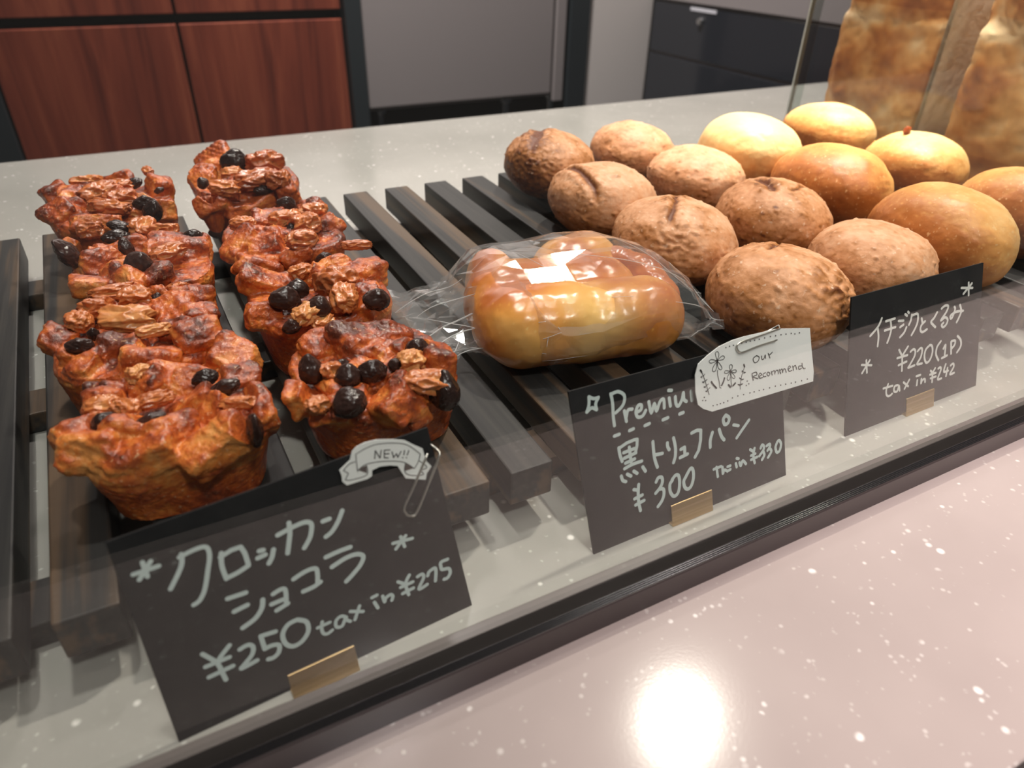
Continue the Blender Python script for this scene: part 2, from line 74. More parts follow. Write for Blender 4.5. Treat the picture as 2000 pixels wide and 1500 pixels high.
INK_TAG=[[20,[4132,2979,4112,2973,4084,2964,4056,2953,4040,2938,4038,2916,4045,2889,4058,2863,4073,2846,4093,2839,4118,2839,4143,2843,4163,2852,4179,2867,4193,2887,4202,2908,4202,2927,4191,2943,4169,2958,4147,2970,4132,2979]],[20,[4266,2940,4266,2925,4266,2904,4268,2882,4273,2868,4284,2861,4298,2859,4314,2862,4328,2869,4339,2884,4350,2908,4360,2929,4367,2937,4371,2926,4372,2902,4373,2875,4373,2858]],[20,[4450,2952,4493,2843]],[20,[4476,2904,4560,2947]],[20,[3993,2627,4024,2491]],[20,[3993,2634,4014,2637,4046,2642,4078,2644,4102,2642,4117,2630,4127,2612,4131,2593,4127,2579,4105,2572,4070,2571,4039,2569,4026,2561,4045,2545,4082,2523,4123,2502,4151,2487]],[20,[4171,2525,4188,2528,4215,2533,4240,2539,4254,2547,4251,2559,4239,2575,4223,2588,4209,2593,4198,2587,4185,2572,4175,2555,4171,2539,4174,2525,4182,2510,4193,2497,4206,2487,4223,2483,4245,2482,4265,2483,4279,2483]],[20,[4365,2562,4351,2561,4332,2559,4312,2556,4300,2549,4295,2537,4295,2520,4300,2503,4307,2490,4321,2484,4340,2482,4358,2482,4371,2481]],[20,[4429,2560,4422,2554,4412,2545,4403,2535,4400,2524,4407,2509,4419,2492,4433,2477,4445,2470,4457,2475,4471,2487,4481,2503,4484,2517,4475,2529,4459,2542,4441,2552,4429,2560]],[20,[4522,2551,4547,2465]],[20,[4540,2532,4553,2536,4572,2543,4591,2547,4606,2544,4614,2530,4618,2507,4621,2484,4622,2468]],[20,[4623,2482,4627,2493,4634,2508,4642,2523,4652,2533,4665,2537,4682,2537,4697,2534,4708,2526,4714,2510,4716,2489,4716,2467,4716,2452]],[21,[4746,2538,4782,2435]],[21,[4764,2505,4776,2511,4792,2521,4809,2528,4822,2527,4829,2513,4834,2490,4837,2466,4839,2450]],[21,[4839,2457,4846,2469,4856,2486,4868,2503,4878,2513,4888,2515,4898,2512,4907,2506,4916,2496,4924,2480,4932,2459,4939,2438,4943,2424]],[21,[4992,2477,5009,2481,5033,2487,5056,2494,5069,2502,5068,2512,5058,2526,5044,2536,5032,2540,5020,2535,5007,2522,4997,2507,4992,2492,4995,2474,5004,2455,5016,2437,5030,2424,5048,2420,5070,2421,5092,2425,5107,2427]],[21,[5127,2517,5155,2415]],[21,[5146,2483,5157,2491,5173,2504,5190,2513,5204,2512,5216,2495,5227,2466,5236,2436,5242,2415]],[21,[5379,2455,5363,2459,5339,2465,5316,2469,5301,2467,5296,2453,5296,2433,5302,2412,5310,2398,5325,2394,5345,2397,5365,2401,5379,2403]],[21,[5399,2508,5400,2494,5401,2474,5403,2452,5408,2433,5419,2416,5433,2400,5447,2386,5457,2377]],[21,[5482,2381,5490,2373]],[14,[3107,3136,3115,3147,3126,3162,3137,3179,3146,3195,3152,3210,3157,3226,3159,3241,3158,3256,3152,3269,3143,3283,3132,3294,3121,3301,3109,3302,3096,3300,3084,3294,3076,3284,3073,3270,3074,3251,3077,3230,3081,3210,3087,3190,3094,3169,3102,3150,3107,3136]],[14,[3121,3125,3137,3122,3159,3117,3184,3113,3206,3110,3225,3109,3244,3109,3261,3111,3275,3116,3285,3123,3292,3134,3295,3145,3294,3155,3288,3165,3276,3174,3262,3182,3247,3185,3230,3184,3212,3178,3193,3171,3176,3163,3160,3154,3145,3143,3131,3132,3121,3125]],[14,[3114,3106,3114,3091,3113,3070,3113,3047,3115,3026,3118,3007,3123,2987,3130,2969,3139,2953,3151,2939,3166,2927,3181,2919,3193,2915,3204,2918,3213,2926,3220,2937,3221,2951,3215,2968,3204,2989,3190,3012,3176,3033,3160,3053,3142,3074,3125,3093,3114,3106]],[14,[3098,3106,3085,3096,3066,3082,3045,3066,3027,3050,3013,3034,3000,3017,2989,3001,2983,2984,2981,2968,2984,2950,2990,2935,2998,2926,3010,2921,3025,2921,3041,2925,3055,2934,3065,2950,3074,2971,3082,2995,3088,3018,3093,3042,3095,3067,3097,3090,3098,3106]],[14,[3091,3124,3076,3132,3056,3143,3034,3154,3013,3163,2995,3170,2976,3176,2958,3180,2943,3180,2930,3177,2918,3171,2909,3162,2906,3154,2908,3144,2915,3133,2926,3122,2939,3114,2956,3110,2976,3109,2998,3109,3019,3110,3039,3112,3059,3117,3078,3121,3091,3124]],[14,[3436,2833,3443,2841,3454,2851,3465,2863,3474,2874,3480,2885,3485,2897,3488,2909,3488,2919,3484,2930,3477,2942,3468,2951,3459,2957,3448,2959,3436,2958,3426,2955,3418,2948,3415,2937,3414,2923,3415,2907,3417,2892,3421,2876,3427,2859,3432,2844,3436,2833]],[14,[3446,2820,3457,2813,3471,2803,3488,2793,3503,2784,3517,2778,3532,2772,3545,2768,3557,2767,3567,2769,3577,2774,3584,2781,3587,2788,3585,2797,3581,2807,3573,2817,3563,2824,3550,2828,3535,2830,3518,2830,3502,2830,3487,2828,3470,2825,3456,2822,3446,2820]],[14,[3442,2809,3443,2797,3445,2779,3447,2759,3451,2741,3456,2724,3462,2708,3469,2693,3478,2680,3489,2669,3503,2660,3517,2654,3528,2652,3536,2655,3543,2662,3547,2672,3547,2684,3540,2698,3529,2716,3515,2734,3501,2751,3486,2767,3469,2784,3453,2799,3442,2809]],[14,[3429,2809,3418,2800,3403,2788,3388,2774,3374,2760,3364,2746,3354,2732,3347,2717,3343,2704,3343,2690,3347,2675,3354,2663,3361,2654,3372,2651,3385,2651,3398,2655,3408,2663,3416,2676,3421,2695,3425,2715,3429,2734,3430,2755,3430,2776,3429,2795,3429,2809]],[14,[3422,2824,3411,2830,3395,2839,3377,2848,3361,2855,3346,2861,3331,2865,3317,2868,3306,2868,3296,2865,3287,2859,3281,2851,3279,2844,3281,2835,3287,2825,3296,2816,3307,2810,3320,2807,3336,2806,3352,2807,3368,2809,3383,2812,3399,2816,3412,2821,3422,2824]],[14,[3105,2932,3104,2914,3104,2887,3104,2856,3107,2822,3114,2784,3124,2741,3134,2699,3141,2662,3144,2631,3145,2603,3144,2580,3144,2564]],[14,[3144,2564,3178,2544]],[14,[3446,2695,3444,2678,3442,2653,3441,2625,3441,2598,3444,2571,3449,2541,3454,2515,3457,2496]],[14,[2691,3035,2705,3003,2725,2959,2747,2903,2770,2839,2795,2755,2823,2654,2849,2558,2867,2492]],[15,[3788,2874,3791,2863,3795,2847,3797,2827,3794,2803,3781,2773,3763,2739,3743,2702,3726,2666,3713,2630,3701,2593,3692,2557,3684,2522,3679,2485,3676,2447,3674,2414,3673,2390]],[14,[3197,2592,3172,2593]],[14,[2733,2903,2722,2903,2706,2903,2690,2902,2682,2899,2685,2894,2695,2886,2707,2879,2714,2874]],[14,[2749,2899,2757,2906,2768,2916,2779,2926,2784,2931,2781,2927,2773,2919,2764,2910,2758,2903]],[14,[2767,2786,2755,2787,2738,2789,2721,2790,2714,2788,2719,2783,2732,2775,2747,2766,2757,2761]],[14,[2792,2786,2802,2792,2817,2800,2830,2808,2836,2812,2830,2810,2817,2804,2802,2797,2793,2793]],[14,[2802,2681,2790,2682,2771,2683,2753,2684,2744,2682,2748,2677,2760,2670,2775,2663,2784,2658]],[14,[2815,2691,2826,2696,2844,2703,2859,2709,2867,2712,2861,2709,2846,2702,2831,2695,2820,2690]],[14,[2839,2582,2828,2582,2811,2583,2796,2583,2788,2582,2791,2578,2801,2572,2813,2567,2821,2563]],[14,[2848,2600,2860,2606,2877,2615,2893,2624,2901,2628,2895,2625,2880,2618,2864,2611,2854,2606]],[15,[3729,2735,3730,2741,3733,2749,3736,2757,3739,2760,3743,2757,3748,2749,3752,2741,3755,2735]],[15,[3755,2728,3771,2724,3794,2717,3815,2709,3825,2704,3819,2701,3803,2699,3784,2697,3772,2696]],[15,[3697,2603,3687,2610,3672,2621,3659,2631,3654,2635,3659,2629,3672,2618,3687,2605,3696,2596]],[15,[3705,2594,3719,2591,3739,2586,3758,2582,3767,2578,3760,2575,3744,2573,3725,2572,3713,2571]],[15,[3679,2488,3664,2492,3642,2499,3622,2505,3612,2505,3620,2497,3638,2484,3659,2471,3673,2461]],[15,[3686,2493,3700,2492,3719,2490,3737,2487,3745,2485,3737,2482,3719,2478,3699,2474,3686,2472]],[38,[2941,2734,2948,2721,2959,2702,2973,2681,2987,2660,3005,2638,3026,2613,3046,2591,3059,2575]],[38,[3273,2725,3269,2714,3262,2698,3254,2680,3244,2663,3233,2646,3219,2627,3207,2610,3198,2599]],[39,[3369,2561,3419,2503]],[39,[3544,2551,3490,2516]],[37,[2683,3037,2710,2990]],[39,[3788,2874,3804,2828]],[37,[3099,3135,3120,3111]],[38,[3425,2836,3448,2811]],[26,[3336,3331,3342,3328]],[26,[3430,3336,3437,3333]],[26,[3533,3333,3540,3330]],[26,[3742,3325,3749,3323]],[26,[3864,3318,3871,3315]],[27,[3970,3314,3977,3311]],[27,[4086,3308,4093,3305]],[27,[4211,3301,4218,3298]],[27,[4356,3295,4363,3292]],[27,[4510,3288,4518,3285]],[27,[4652,3273,4659,3270]],[28,[4805,3257,4813,3254]],[28,[4945,3240,4953,3237]],[28,[5092,3221,5100,3218]],[28,[5194,3188,5202,3185]],[28,[5324,3183,5332,3180]],[26,[2951,2239,2958,2236]],[26,[3054,2232,3060,2229]],[27,[3140,2229,3147,2226]],[27,[3227,2227,3234,2224]],[27,[3332,2234,3339,2230]],[27,[3456,2264,3463,2261]],[27,[3598,2268,3605,2265]],[27,[3750,2256,3757,2253]],[27,[3920,2247,3928,2244]],[28,[4038,2237,4045,2234]],[28,[4175,2230,4183,2226]],[28,[4295,2220,4302,2217]],[28,[4462,2212,4470,2209]],[28,[4622,2207,4629,2204]],[29,[4773,2190,4780,2186]],[29,[4916,2175,4923,2171]],[29,[5079,2155,5087,2151]],[29,[5206,2144,5213,2141]],[29,[5382,2129,5390,2125]],[30,[5550,2123,5558,2119]],[26,[2699,2416,2705,2413]],[26,[2770,2397,2777,2394]],[26,[2741,2470,2747,2467]],[27,[3859,2512,3866,2509]],[27,[3832,2427,3839,2424]],[27,[3901,2445,3908,2441]]]
CLIP_B=[[0.4668, 0.3183], [0.4577, 0.3182], [0.4447, 0.3182], [0.4304, 0.3181], [0.4175, 0.3178], [0.4056, 0.3169], [0.3937, 0.3158], [0.383, 0.3149], [0.3746, 0.3146], [0.3693, 0.3153], [0.3662, 0.3166], [0.3643, 0.3183], [0.3626, 0.3202], [0.3609, 0.3226], [0.3596, 0.3254], [0.3591, 0.3281], [0.3596, 0.3305], [0.3609, 0.3322], [0.3628, 0.3337], [0.3662, 0.3348], [0.372, 0.3358], [0.3808, 0.3363], [0.3921, 0.3366], [0.4048, 0.3367], [0.4181, 0.3369], [0.4335, 0.3374], [0.451, 0.3379], [0.4671, 0.3384], [0.4784, 0.3388]]
BR_C1=[[0.1657, 0.0272], [0.2717, 0.0204]]
BR_C2=[[0.1905, 0.0393], [0.3012, 0.0345]]
BR_C3=[[0.2366, 0.0268], [0.3395, 0.0312]]
MF_L1=[[-0.05, 1.17, 0.155, 0.142],[["b",-0.138,-0.033,0.137,0.029,0.044,0.3,70.0],["b",-0.053,-0.117,0.137,0.052,0.034,0.25,10.0],["b",0.054,-0.142,0.137,0.059,0.033,0.2,-20.0],["b",0.022,0.098,0.137,0.055,0.03,0.5,0.0],["b",0.123,0.049,0.137,0.033,0.03,0.7,0.0],["b",-0.1,0.093,0.137,0.034,0.024,0.8,0.0],["b",0.037,-0.011,0.137,0.04,0.024,0.55,0.0],["b",0.138,-0.074,0.137,0.017,0.045,0.5,0.0],["b",-0.012,-0.069,0.137,0.027,0.02,0.1,0.0],["c",-0.101,-0.041,0.15,0.021,0.018,0,0],["c",-0.035,-0.061,0.15,0.025,0.011,0,0],["c",0.064,0.036,0.15,0.022,0.015,0,0],["c",0.092,-0.012,0.15,0.024,0.014,0,0],["c",0.114,-0.164,0.143,0.011,0.029,0,0],["w",-0.041,0.096,0.15,0.02,0.023,1.0,0],["w",-0.024,-0.002,0.15,0.028,0.013,0.3,0],["w",-0.103,0.015,0.15,0.025,0.017,0.7,0],["w",-0.069,-0.011,0.15,0.02,0.018,0.5,0],["w",0.103,-0.077,0.15,0.028,0.012,0.4,0]]]
MF_L2=[[-0.084, 1.475, 0.157, 0.152],[["b",-0.143,0.02,0.147,0.029,0.029,0.55,0.0],["b",-0.099,-0.064,0.147,0.034,0.023,0.4,0.0],["b",-0.03,-0.07,0.147,0.045,0.026,0.95,0.0],["b",0.114,0.101,0.147,0.045,0.039,0.5,0.0],["b",0.073,-0.048,0.147,0.03,0.03,1.0,0.0],["b",0.124,0.012,0.147,0.029,0.026,0.4,0.0],["b",0.014,-0.13,0.147,0.052,0.015,0.35,0.0],["c",-0.1,-0.064,0.16,0.023,0.014,0,0],["c",-0.076,-0.026,0.16,0.011,0.013,0,0],["c",0.05,0.088,0.16,0.012,0.012,0,0],["w",-0.031,0.155,0.16,0.044,0.019,0.4,0],["w",0.009,0.107,0.16,0.032,0.026,0.5,0],["w",-0.012,0.011,0.16,0.047,0.025,0.9,0],["w",0.03,-0.065,0.16,0.029,0.009,1.0,0],["w",-0.099,0.04,0.16,0.022,0.024,0.5,0],["w",-0.066,0.088,0.16,0.031,0.025,0.3,0],["w",0.095,0.11,0.16,0.021,0.018,0.4,0]]]
MF_L3=[[-0.05, 1.84, 0.16, 0.157],[["b",-0.089,0.019,0.152,0.049,0.042,0.5,0.0],["b",0.094,0.035,0.152,0.065,0.044,0.45,0.0],["b",-0.013,-0.042,0.152,0.038,0.038,0.35,0.0],["b",-0.106,-0.113,0.152,0.046,0.018,0.3,0.0],["b",-0.153,0.17,0.158,0.02,0.017,0.3,0.0],["b",-0.035,0.094,0.152,0.054,0.034,0.4,0.0],["c",-0.151,0.032,0.165,0.018,0.038,0,0],["c",-0.032,0.17,0.175,0.029,0.014,0,0],["c",-0.046,0.126,0.165,0.031,0.015,0,0],["c",-0.026,0.028,0.165,0.016,0.023,0,0],["c",-0.007,-0.094,0.165,0.028,0.028,0,0],["c",0.129,0.057,0.165,0.022,0.015,0,0],["w",0.021,0.152,0.165,0.031,0.028,0.5,0],["w",-0.1,0.17,0.175,0.027,0.024,0.2,0],["w",0.064,0.122,0.165,0.035,0.021,0.6,0],["w",0.061,-0.04,0.165,0.039,0.02,0.4,0]]]
MF_L4=[[-0.096, 2.31, 0.168, 0.167],[["b",-0.144,0.14,0.162,0.036,0.036,0.75,0.0],["b",-0.102,0.081,0.162,0.031,0.035,0.2,0.0],["b",0.138,0.055,0.162,0.033,0.045,0.5,0.0],["b",0.005,0.178,0.164,0.066,0.025,0.5,0.0],["b",-0.042,-0.163,0.162,0.062,0.029,0.6,0.0],["b",-0.125,-0.068,0.162,0.041,0.041,0.55,0.0],["b",0.122,-0.133,0.162,0.034,0.034,0.4,0.0],["c",0.068,0.07,0.175,0.025,0.014,0,0],["c",0.131,-0.016,0.175,0.014,0.008,0,0],["c",0.085,-0.132,0.175,0.029,0.017,0,0],["c",0.099,-0.178,0.157,0.023,0.03,0,0],["w",-0.027,0.005,0.175,0.05,0.031,0.3,0],["w",0.025,-0.081,0.175,0.038,0.03,0.3,0],["w",-0.055,0.139,0.175,0.04,0.02,0.7,0],["w",0.024,0.048,0.175,0.036,0.024,0.4,0],["w",0.117,0.178,0.175,0.013,0.017,0.5,0],["w",-0.004,-0.128,0.175,0.048,0.022,0.3,0]]]
MF_R1=[[0.313, 1.165, 0.153, 0.142],[["b",-0.075,0.096,0.137,0.038,0.032,0.35,0.0],["b",0.022,0.067,0.137,0.074,0.046,0.85,0.0],["b",0.006,-0.144,0.137,0.049,0.039,0.6,0.0],["b",0.113,-0.063,0.137,0.034,0.045,0.7,0.0],["b",-0.158,-0.064,0.137,0.019,0.034,0.5,0.0],["b",0.031,-0.162,0.111,0.024,0.02,0.5,0.0],["b",-0.118,-0.121,0.137,0.031,0.021,0.5,0.0],["b",-0.074,-0.105,0.137,0.029,0.024,0.5,0.0],["c",-0.122,-0.025,0.15,0.021,0.027,0,0],["c",-0.066,-0.072,0.15,0.022,0.022,0,0],["c",-0.02,-0.074,0.15,0.026,0.02,0,0],["c",-0.089,-0.16,0.15,0.028,0.025,0,0],["c",0.085,-0.028,0.15,0.022,0.018,0,0],["c",0.087,-0.162,0.118,0.024,0.035,0,0],["c",0.027,-0.066,0.15,0.013,0.013,0,0],["c",-0.062,-0.018,0.15,0.015,0.01,0,0],["w",0.058,-0.07,0.15,0.023,0.028,1.0,0],["w",-0.089,-0.041,0.15,0.02,0.02,0.4,0],["w",-0.139,-0.135,0.15,0.019,0.016,0.5,0],["w",0.058,-0.152,0.15,0.037,0.022,0.5,0]]]
MF_R2=[[0.3, 1.51, 0.157, 0.152],[["b",-0.103,0.078,0.147,0.059,0.034,0.5,0.0],["b",0.134,0.033,0.147,0.036,0.039,0.5,0.0],["b",0.006,0.076,0.147,0.048,0.029,0.4,0.0],["b",-0.142,-0.079,0.147,0.017,0.037,0.6,60.0],["b",0.078,-0.053,0.147,0.028,0.031,0.45,0.0],["c",-0.089,-0.077,0.16,0.031,0.024,0,0],["c",-0.054,-0.036,0.16,0.024,0.02,0,0],["c",-0.034,-0.144,0.16,0.023,0.023,0,0],["c",0.088,-0.16,0.16,0.028,0.022,0,0],["c",0.045,0.121,0.16,0.02,0.012,0,0],["c",-0.098,-0.166,0.144,0.019,0.014,0,0],["w",0.035,-0.032,0.16,0.037,0.049,0.35,0],["w",0.029,-0.118,0.16,0.026,0.032,0.6,0],["w",0.141,0.159,0.16,0.034,0.009,0.3,0],["w",-0.059,-0.152,0.16,0.031,0.02,1.0,0],["w",-0.034,-0.166,0.139,0.023,0.014,0.8,0],["w",-0.022,0.058,0.16,0.025,0.019,0.5,0]]]
MF_R3=[[0.303, 1.9, 0.153, 0.157],[["b",-0.117,-0.052,0.152,0.052,0.035,0.5,0.0],["b",-0.062,-0.097,0.152,0.038,0.028,0.8,0.0],["b",0.124,-0.015,0.152,0.033,0.033,0.5,0.0],["b",-0.017,0.072,0.152,0.045,0.03,0.5,0.0],["b",0.0,-0.162,0.144,0.037,0.027,0.5,0.0],["b",-0.096,-0.162,0.125,0.054,0.023,0.35,0.0],["c",0.046,0.141,0.165,0.025,0.018,0,0],["c",0.017,-0.047,0.165,0.011,0.011,0,0],["w",0.053,-0.042,0.165,0.036,0.032,0.4,0],["w",0.017,0.018,0.165,0.04,0.026,0.6,0],["w",0.098,0.05,0.165,0.034,0.023,0.6,0],["w",0.02,-0.15,0.165,0.034,0.027,0.4,0],["w",-0.094,0.025,0.165,0.029,0.021,0.6,0]]]
MF_R4=[[0.296, 2.42, 0.163, 0.167],[["b",-0.061,0.152,0.162,0.059,0.05,0.35,0.0],["b",0.099,-0.173,0.146,0.029,0.042,0.5,0.0],["b",-0.129,-0.173,0.136,0.048,0.036,0.5,0.0],["b",-0.042,-0.173,0.106,0.066,0.029,0.6,0.0],["b",0.008,-0.173,0.116,0.05,0.029,0.5,0.0],["b",-0.036,-0.109,0.162,0.05,0.029,0.3,0.0],["c",-0.018,0.034,0.175,0.041,0.035,0,0],["c",-0.137,-0.123,0.175,0.016,0.016,0,0],["c",0.024,-0.173,0.149,0.026,0.011,0,0],["c",-0.13,-0.173,0.034,0.025,0.017,0,0],["w",0.071,0.012,0.175,0.053,0.044,0.1,0],["w",-0.085,-0.173,0.166,0.04,0.024,0.5,0],["w",0.015,-0.148,0.175,0.054,0.029,0.2,0],["w",0.075,-0.173,0.174,0.033,0.033,0.2,0],["w",-0.042,-0.064,0.175,0.029,0.021,0.8,0]]]


# ------------------------------------------------------------------ helpers
def tag(o, label=None, cat=None, group=None, kind=None):
    if label: o['label'] = label
    if cat: o['category'] = cat
    if group: o['group'] = group
    if kind: o['kind'] = kind
    return o


def empty(name, loc=(0, 0, 0), rz=0.0, rx=0.0):
    o = bpy.data.objects.new(name, None)
    COL.objects.link(o)
    o.empty_display_size = .01
    o.location = Vector(loc) * S
    o.rotation_euler = (rx, 0, rz)
    return o


def obj(name, vf, mat, parent=None, loc=(0, 0, 0), smooth=False, tone=None, rot=None):
    v, f = vf
    me = bpy.data.meshes.new(name)
    me.from_pydata([tuple(float(c) * S for c in p) for p in v], [], [tuple(int(i) for i in q) for q in f])
    me.validate()
    me.update()
    if smooth:
        me.polygons.foreach_set('use_smooth', [True] * len(me.polygons))
    if tone is not None:
        a = me.attributes.new('tone', 'FLOAT', 'POINT')
        a.data.foreach_set('value', np.asarray(tone, dtype=np.float32))
    me.materials.append(mat)
    o = bpy.data.objects.new(name, me)
    COL.objects.link(o)
    if parent is not None: o.parent = parent
    o.location = Vector(loc) * S
    if rot: o.rotation_euler = rot
    return o


def structure(o):
    o['kind'] = 'structure'
    return o


def join(parts):
    V, F = [], []
    for v, f in parts:
        n = len(V)
        V += [tuple(p) for p in v]
        F += [tuple(i + n for i in q) for q in f]
    return V, F


def box(x0, x1, y0, y1, z0, z1):
    v = [(x, y, z) for x in (x0, x1) for y in (y0, y1) for z in (z0, z1)]
    f = [(0, 1, 3, 2), (4, 6, 7, 5), (0, 4, 5, 1), (2, 3, 7, 6), (0, 2, 6, 4), (1, 5, 7, 3)]
    return v, f


def bevel(o, w, seg=2):
    m = o.modifiers.new('edge', 'BEVEL')
    m.width = w * S
    m.segments = seg
    m.limit_method = 'ANGLE'
    return o


def prism(poly, axis, a0, a1):
    """extrude a closed polygon of (p, q) along an axis: 'x' -> (a, p, q), 'y' -> (p, a, q), 'z' -> (p, q, a)"""
    n = len(poly)
    mk = {'x': lambda p, q, a: (a, p, q), 'y': lambda p, q, a: (p, a, q), 'z': lambda p, q, a: (p, q, a)}[axis]
    v = [mk(p, q, a0) for p, q in poly] + [mk(p, q, a1) for p, q in poly]
    f = [(i, (i + 1) % n, n + (i + 1) % n, n + i) for i in range(n)]
    f += [tuple(range(n - 1, -1, -1)), tuple(range(n, 2 * n))]
    return v, f


def tube(pts, r, n=8, caps=True):
    pts = [Vector(p) for p in pts]
    rr = r if isinstance(r, (list, tuple)) else [r] * len(pts)
    v, f = [], []
    prev = None
    for i, p in enumerate(pts):
        t = (pts[min(i + 1, len(pts) - 1)] - pts[max(i - 1, 0)]).normalized()
        if prev is None:
            a = t.orthogonal().normalized()
        else:
            a = (prev - t * prev.dot(t)).normalized()
        prev = a
        b = t.cross(a)
        for k in range(n):
            th = 2 * math.pi * k / n
            v.append(tuple(p + (a * math.cos(th) + b * math.sin(th)) * rr[i]))
    for i in range(len(pts) - 1):
        for k in range(n):
            f.append((i * n + k, i * n + (k + 1) % n, (i + 1) * n + (k + 1) % n, (i + 1) * n + k))
    if caps:
        f.append(tuple(range(n - 1, -1, -1)))
        f.append(tuple((len(pts) - 1) * n + k for k in range(n)))
    return v, f


def lathe(profile, n=24, c=(0, 0, 0)):
    v, f = [], []
    for r, z in profile:
        for k in range(n):
            a = 2 * math.pi * k / n
            v.append((c[0] + r * math.cos(a), c[1] + r * math.sin(a), c[2] + z))
    m = len(profile)
    for i in range(m - 1):
        for k in range(n):
            f.append((i * n + k, i * n + (k + 1) % n, (i + 1) * n + (k + 1) % n, (i + 1) * n + k))
    f.append(tuple(range(n - 1, -1, -1)))
    f.append(tuple((m - 1) * n + k for k in range(n)))
    return v, f


_ICO = {}


def ico(sub):
    if sub not in _ICO:
        bm = bmesh.new()
        bmesh.ops.create_icosphere(bm, subdivisions=sub, radius=1)
        v = np.array([tuple(x.co) for x in bm.verts])
        f = [tuple(y.index for y in x.verts) for x in bm.faces]
        bm.free()
        _ICO[sub] = (v, f)
    return _ICO[sub]


def blob(c, r, rot=(0, 0, 0), p=2.0, sub=3, nz=0.0, fr=3.0, seed=0.0):
    """superellipsoid blob with lumpy noise; p = 2 ball, 4+ rounded block"""
    v, f = ico(sub)
    k = (np.abs(v) ** p).sum(1) ** (-1.0 / p)
    w = v * k[:, None]
    if nz:
        d = np.array([noise.noise(Vector(tuple(x * fr)) + Vector((seed, seed * 1.7, 3.1))) for x in v])
        w = w * (1 + nz * d)[:, None]
    w = w * np.array(r)
    m = np.array(Matrix.Rotation(rot[2], 3, 'Z') @ Matrix.Rotation(rot[1], 3, 'Y') @ Matrix.Rotation(rot[0], 3, 'X'))
    w = w @ m.T + np.array(c)
    return [tuple(x) for x in w], f


def fuse(parts, voxel, smooth_it=3):
    """melt overlapping closed blobs into one skin"""
    v, f = join(parts)
    me = bpy.data.meshes.new('tmp')
    me.from_pydata(v, [], f)
    me.update()
    o = bpy.data.objects.new('tmp', me)
    COL.objects.link(o)
    m = o.modifiers.new('r', 'REMESH')
    m.mode = 'VOXEL'
    m.voxel_size = voxel
    m.use_smooth_shade = True
    if smooth_it:
        s = o.modifiers.new('s', 'SMOOTH')
        s.iterations = smooth_it
        s.factor = .5
    dg = bpy.context.evaluated_depsgraph_get()
    ev = o.evaluated_get(dg)
    em = ev.to_mesh()
    n = len(em.vertices)
    co = np.empty(n * 3)
    em.vertices.foreach_get('co', co)
    no = np.empty(n * 3)
    em.vertices.foreach_get('normal', no)
    faces = [tuple(p.vertices) for p in em.polygons]
    ev.to_mesh_clear()
    bpy.data.objects.remove(o)
    bpy.data.meshes.remove(me)
    return co.reshape(-1, 3), no.reshape(-1, 3), faces


def fbm(P, fr, seed=0.0, octv=3):
    s = Vector((seed, seed * .37 + 5, seed * 1.3))
    return np.array([noise.fractal(Vector((p[0] * fr, p[1] * fr, p[2] * fr)) + s, 1.0, 2.0, octv) for p in P])


# ------------------------------------------------------------------ materials
def new_mat(name):
    m = bpy.data.materials.new(name)
    m.use_nodes = True
    nt = m.node_tree
    return m, nt, nt.nodes['Principled BSDF']


def N(nt, typ, **kw):
    n = nt.nodes.new(typ)
    for k, v in kw.items():
        if k.startswith('i_'):
            n.inputs[k[2:].replace('_', ' ')].default_value = v
        else:
            setattr(n, k, v)
    return n


def ramp(nt, fac, stops):
    r = nt.nodes.new('ShaderNodeValToRGB')
    e = r.color_ramp.elements
    while len(e) < len(stops): e.new(.5)
    for k, (p, c) in enumerate(stops):
        e[k].position = p
        e[k].color = (c[0], c[1], c[2], 1) if len(c) == 3 else c
    nt.links.new(fac, r.inputs[0])
    return r.outputs[0]


def tex(nt, scale, detail=4, rough=.55, vec=None, dist=0.0):
    t = N(nt, 'ShaderNodeTexNoise')
    t.inputs['Scale'].default_value = scale
    t.inputs['Detail'].default_value = detail
    t.inputs['Roughness'].default_value = rough
    t.inputs['Distortion'].default_value = dist
    if vec is None:
        c = N(nt, 'ShaderNodeTexCoord')
        vec = c.outputs['Object']
    nt.links.new(vec, t.inputs['Vector'])
    return t.outputs['Fac']


def bump(nt, bs, h, strength, dist=.001):
    b = N(nt, 'ShaderNodeBump')
    b.inputs['Strength'].default_value = strength
    b.inputs['Distance'].default_value = dist
    nt.links.new(h, b.inputs['Height'])
    nt.links.new(b.outputs[0], bs.inputs['Normal'])
    return b


def mixc(nt, fac, a, b, mode='MIX'):
    m = N(nt, 'ShaderNodeMix', data_type='RGBA', blend_type=mode)
    for s, val in ((0, fac), (6, a), (7, b)):
        if hasattr(val, 'node'):
            nt.links.new(val, m.inputs[s])
        else:
            m.inputs[s].default_value = val if s == 0 else (val[0], val[1], val[2], 1)
    return m.outputs[2]


def scaled(nt, sx, sy, sz):
    c = N(nt, 'ShaderNodeTexCoord')
    mp = N(nt, 'ShaderNodeMapping')
    mp.inputs['Scale'].default_value = (sx, sy, sz)
    nt.links.new(c.outputs['Object'], mp.inputs['Vector'])
    return mp.outputs[0]


def plain(name, col, rough=.5, metal=0.0, spec=.5, coat=0.0):
    m, nt, b = new_mat(name)
    b.inputs['Base Color'].default_value = (*col, 1)
    b.inputs['Roughness'].default_value = rough
    b.inputs['Metallic'].default_value = metal
    b.inputs['Specular IOR Level'].default_value = spec
    b.inputs['Coat Weight'].default_value = coat
    return m


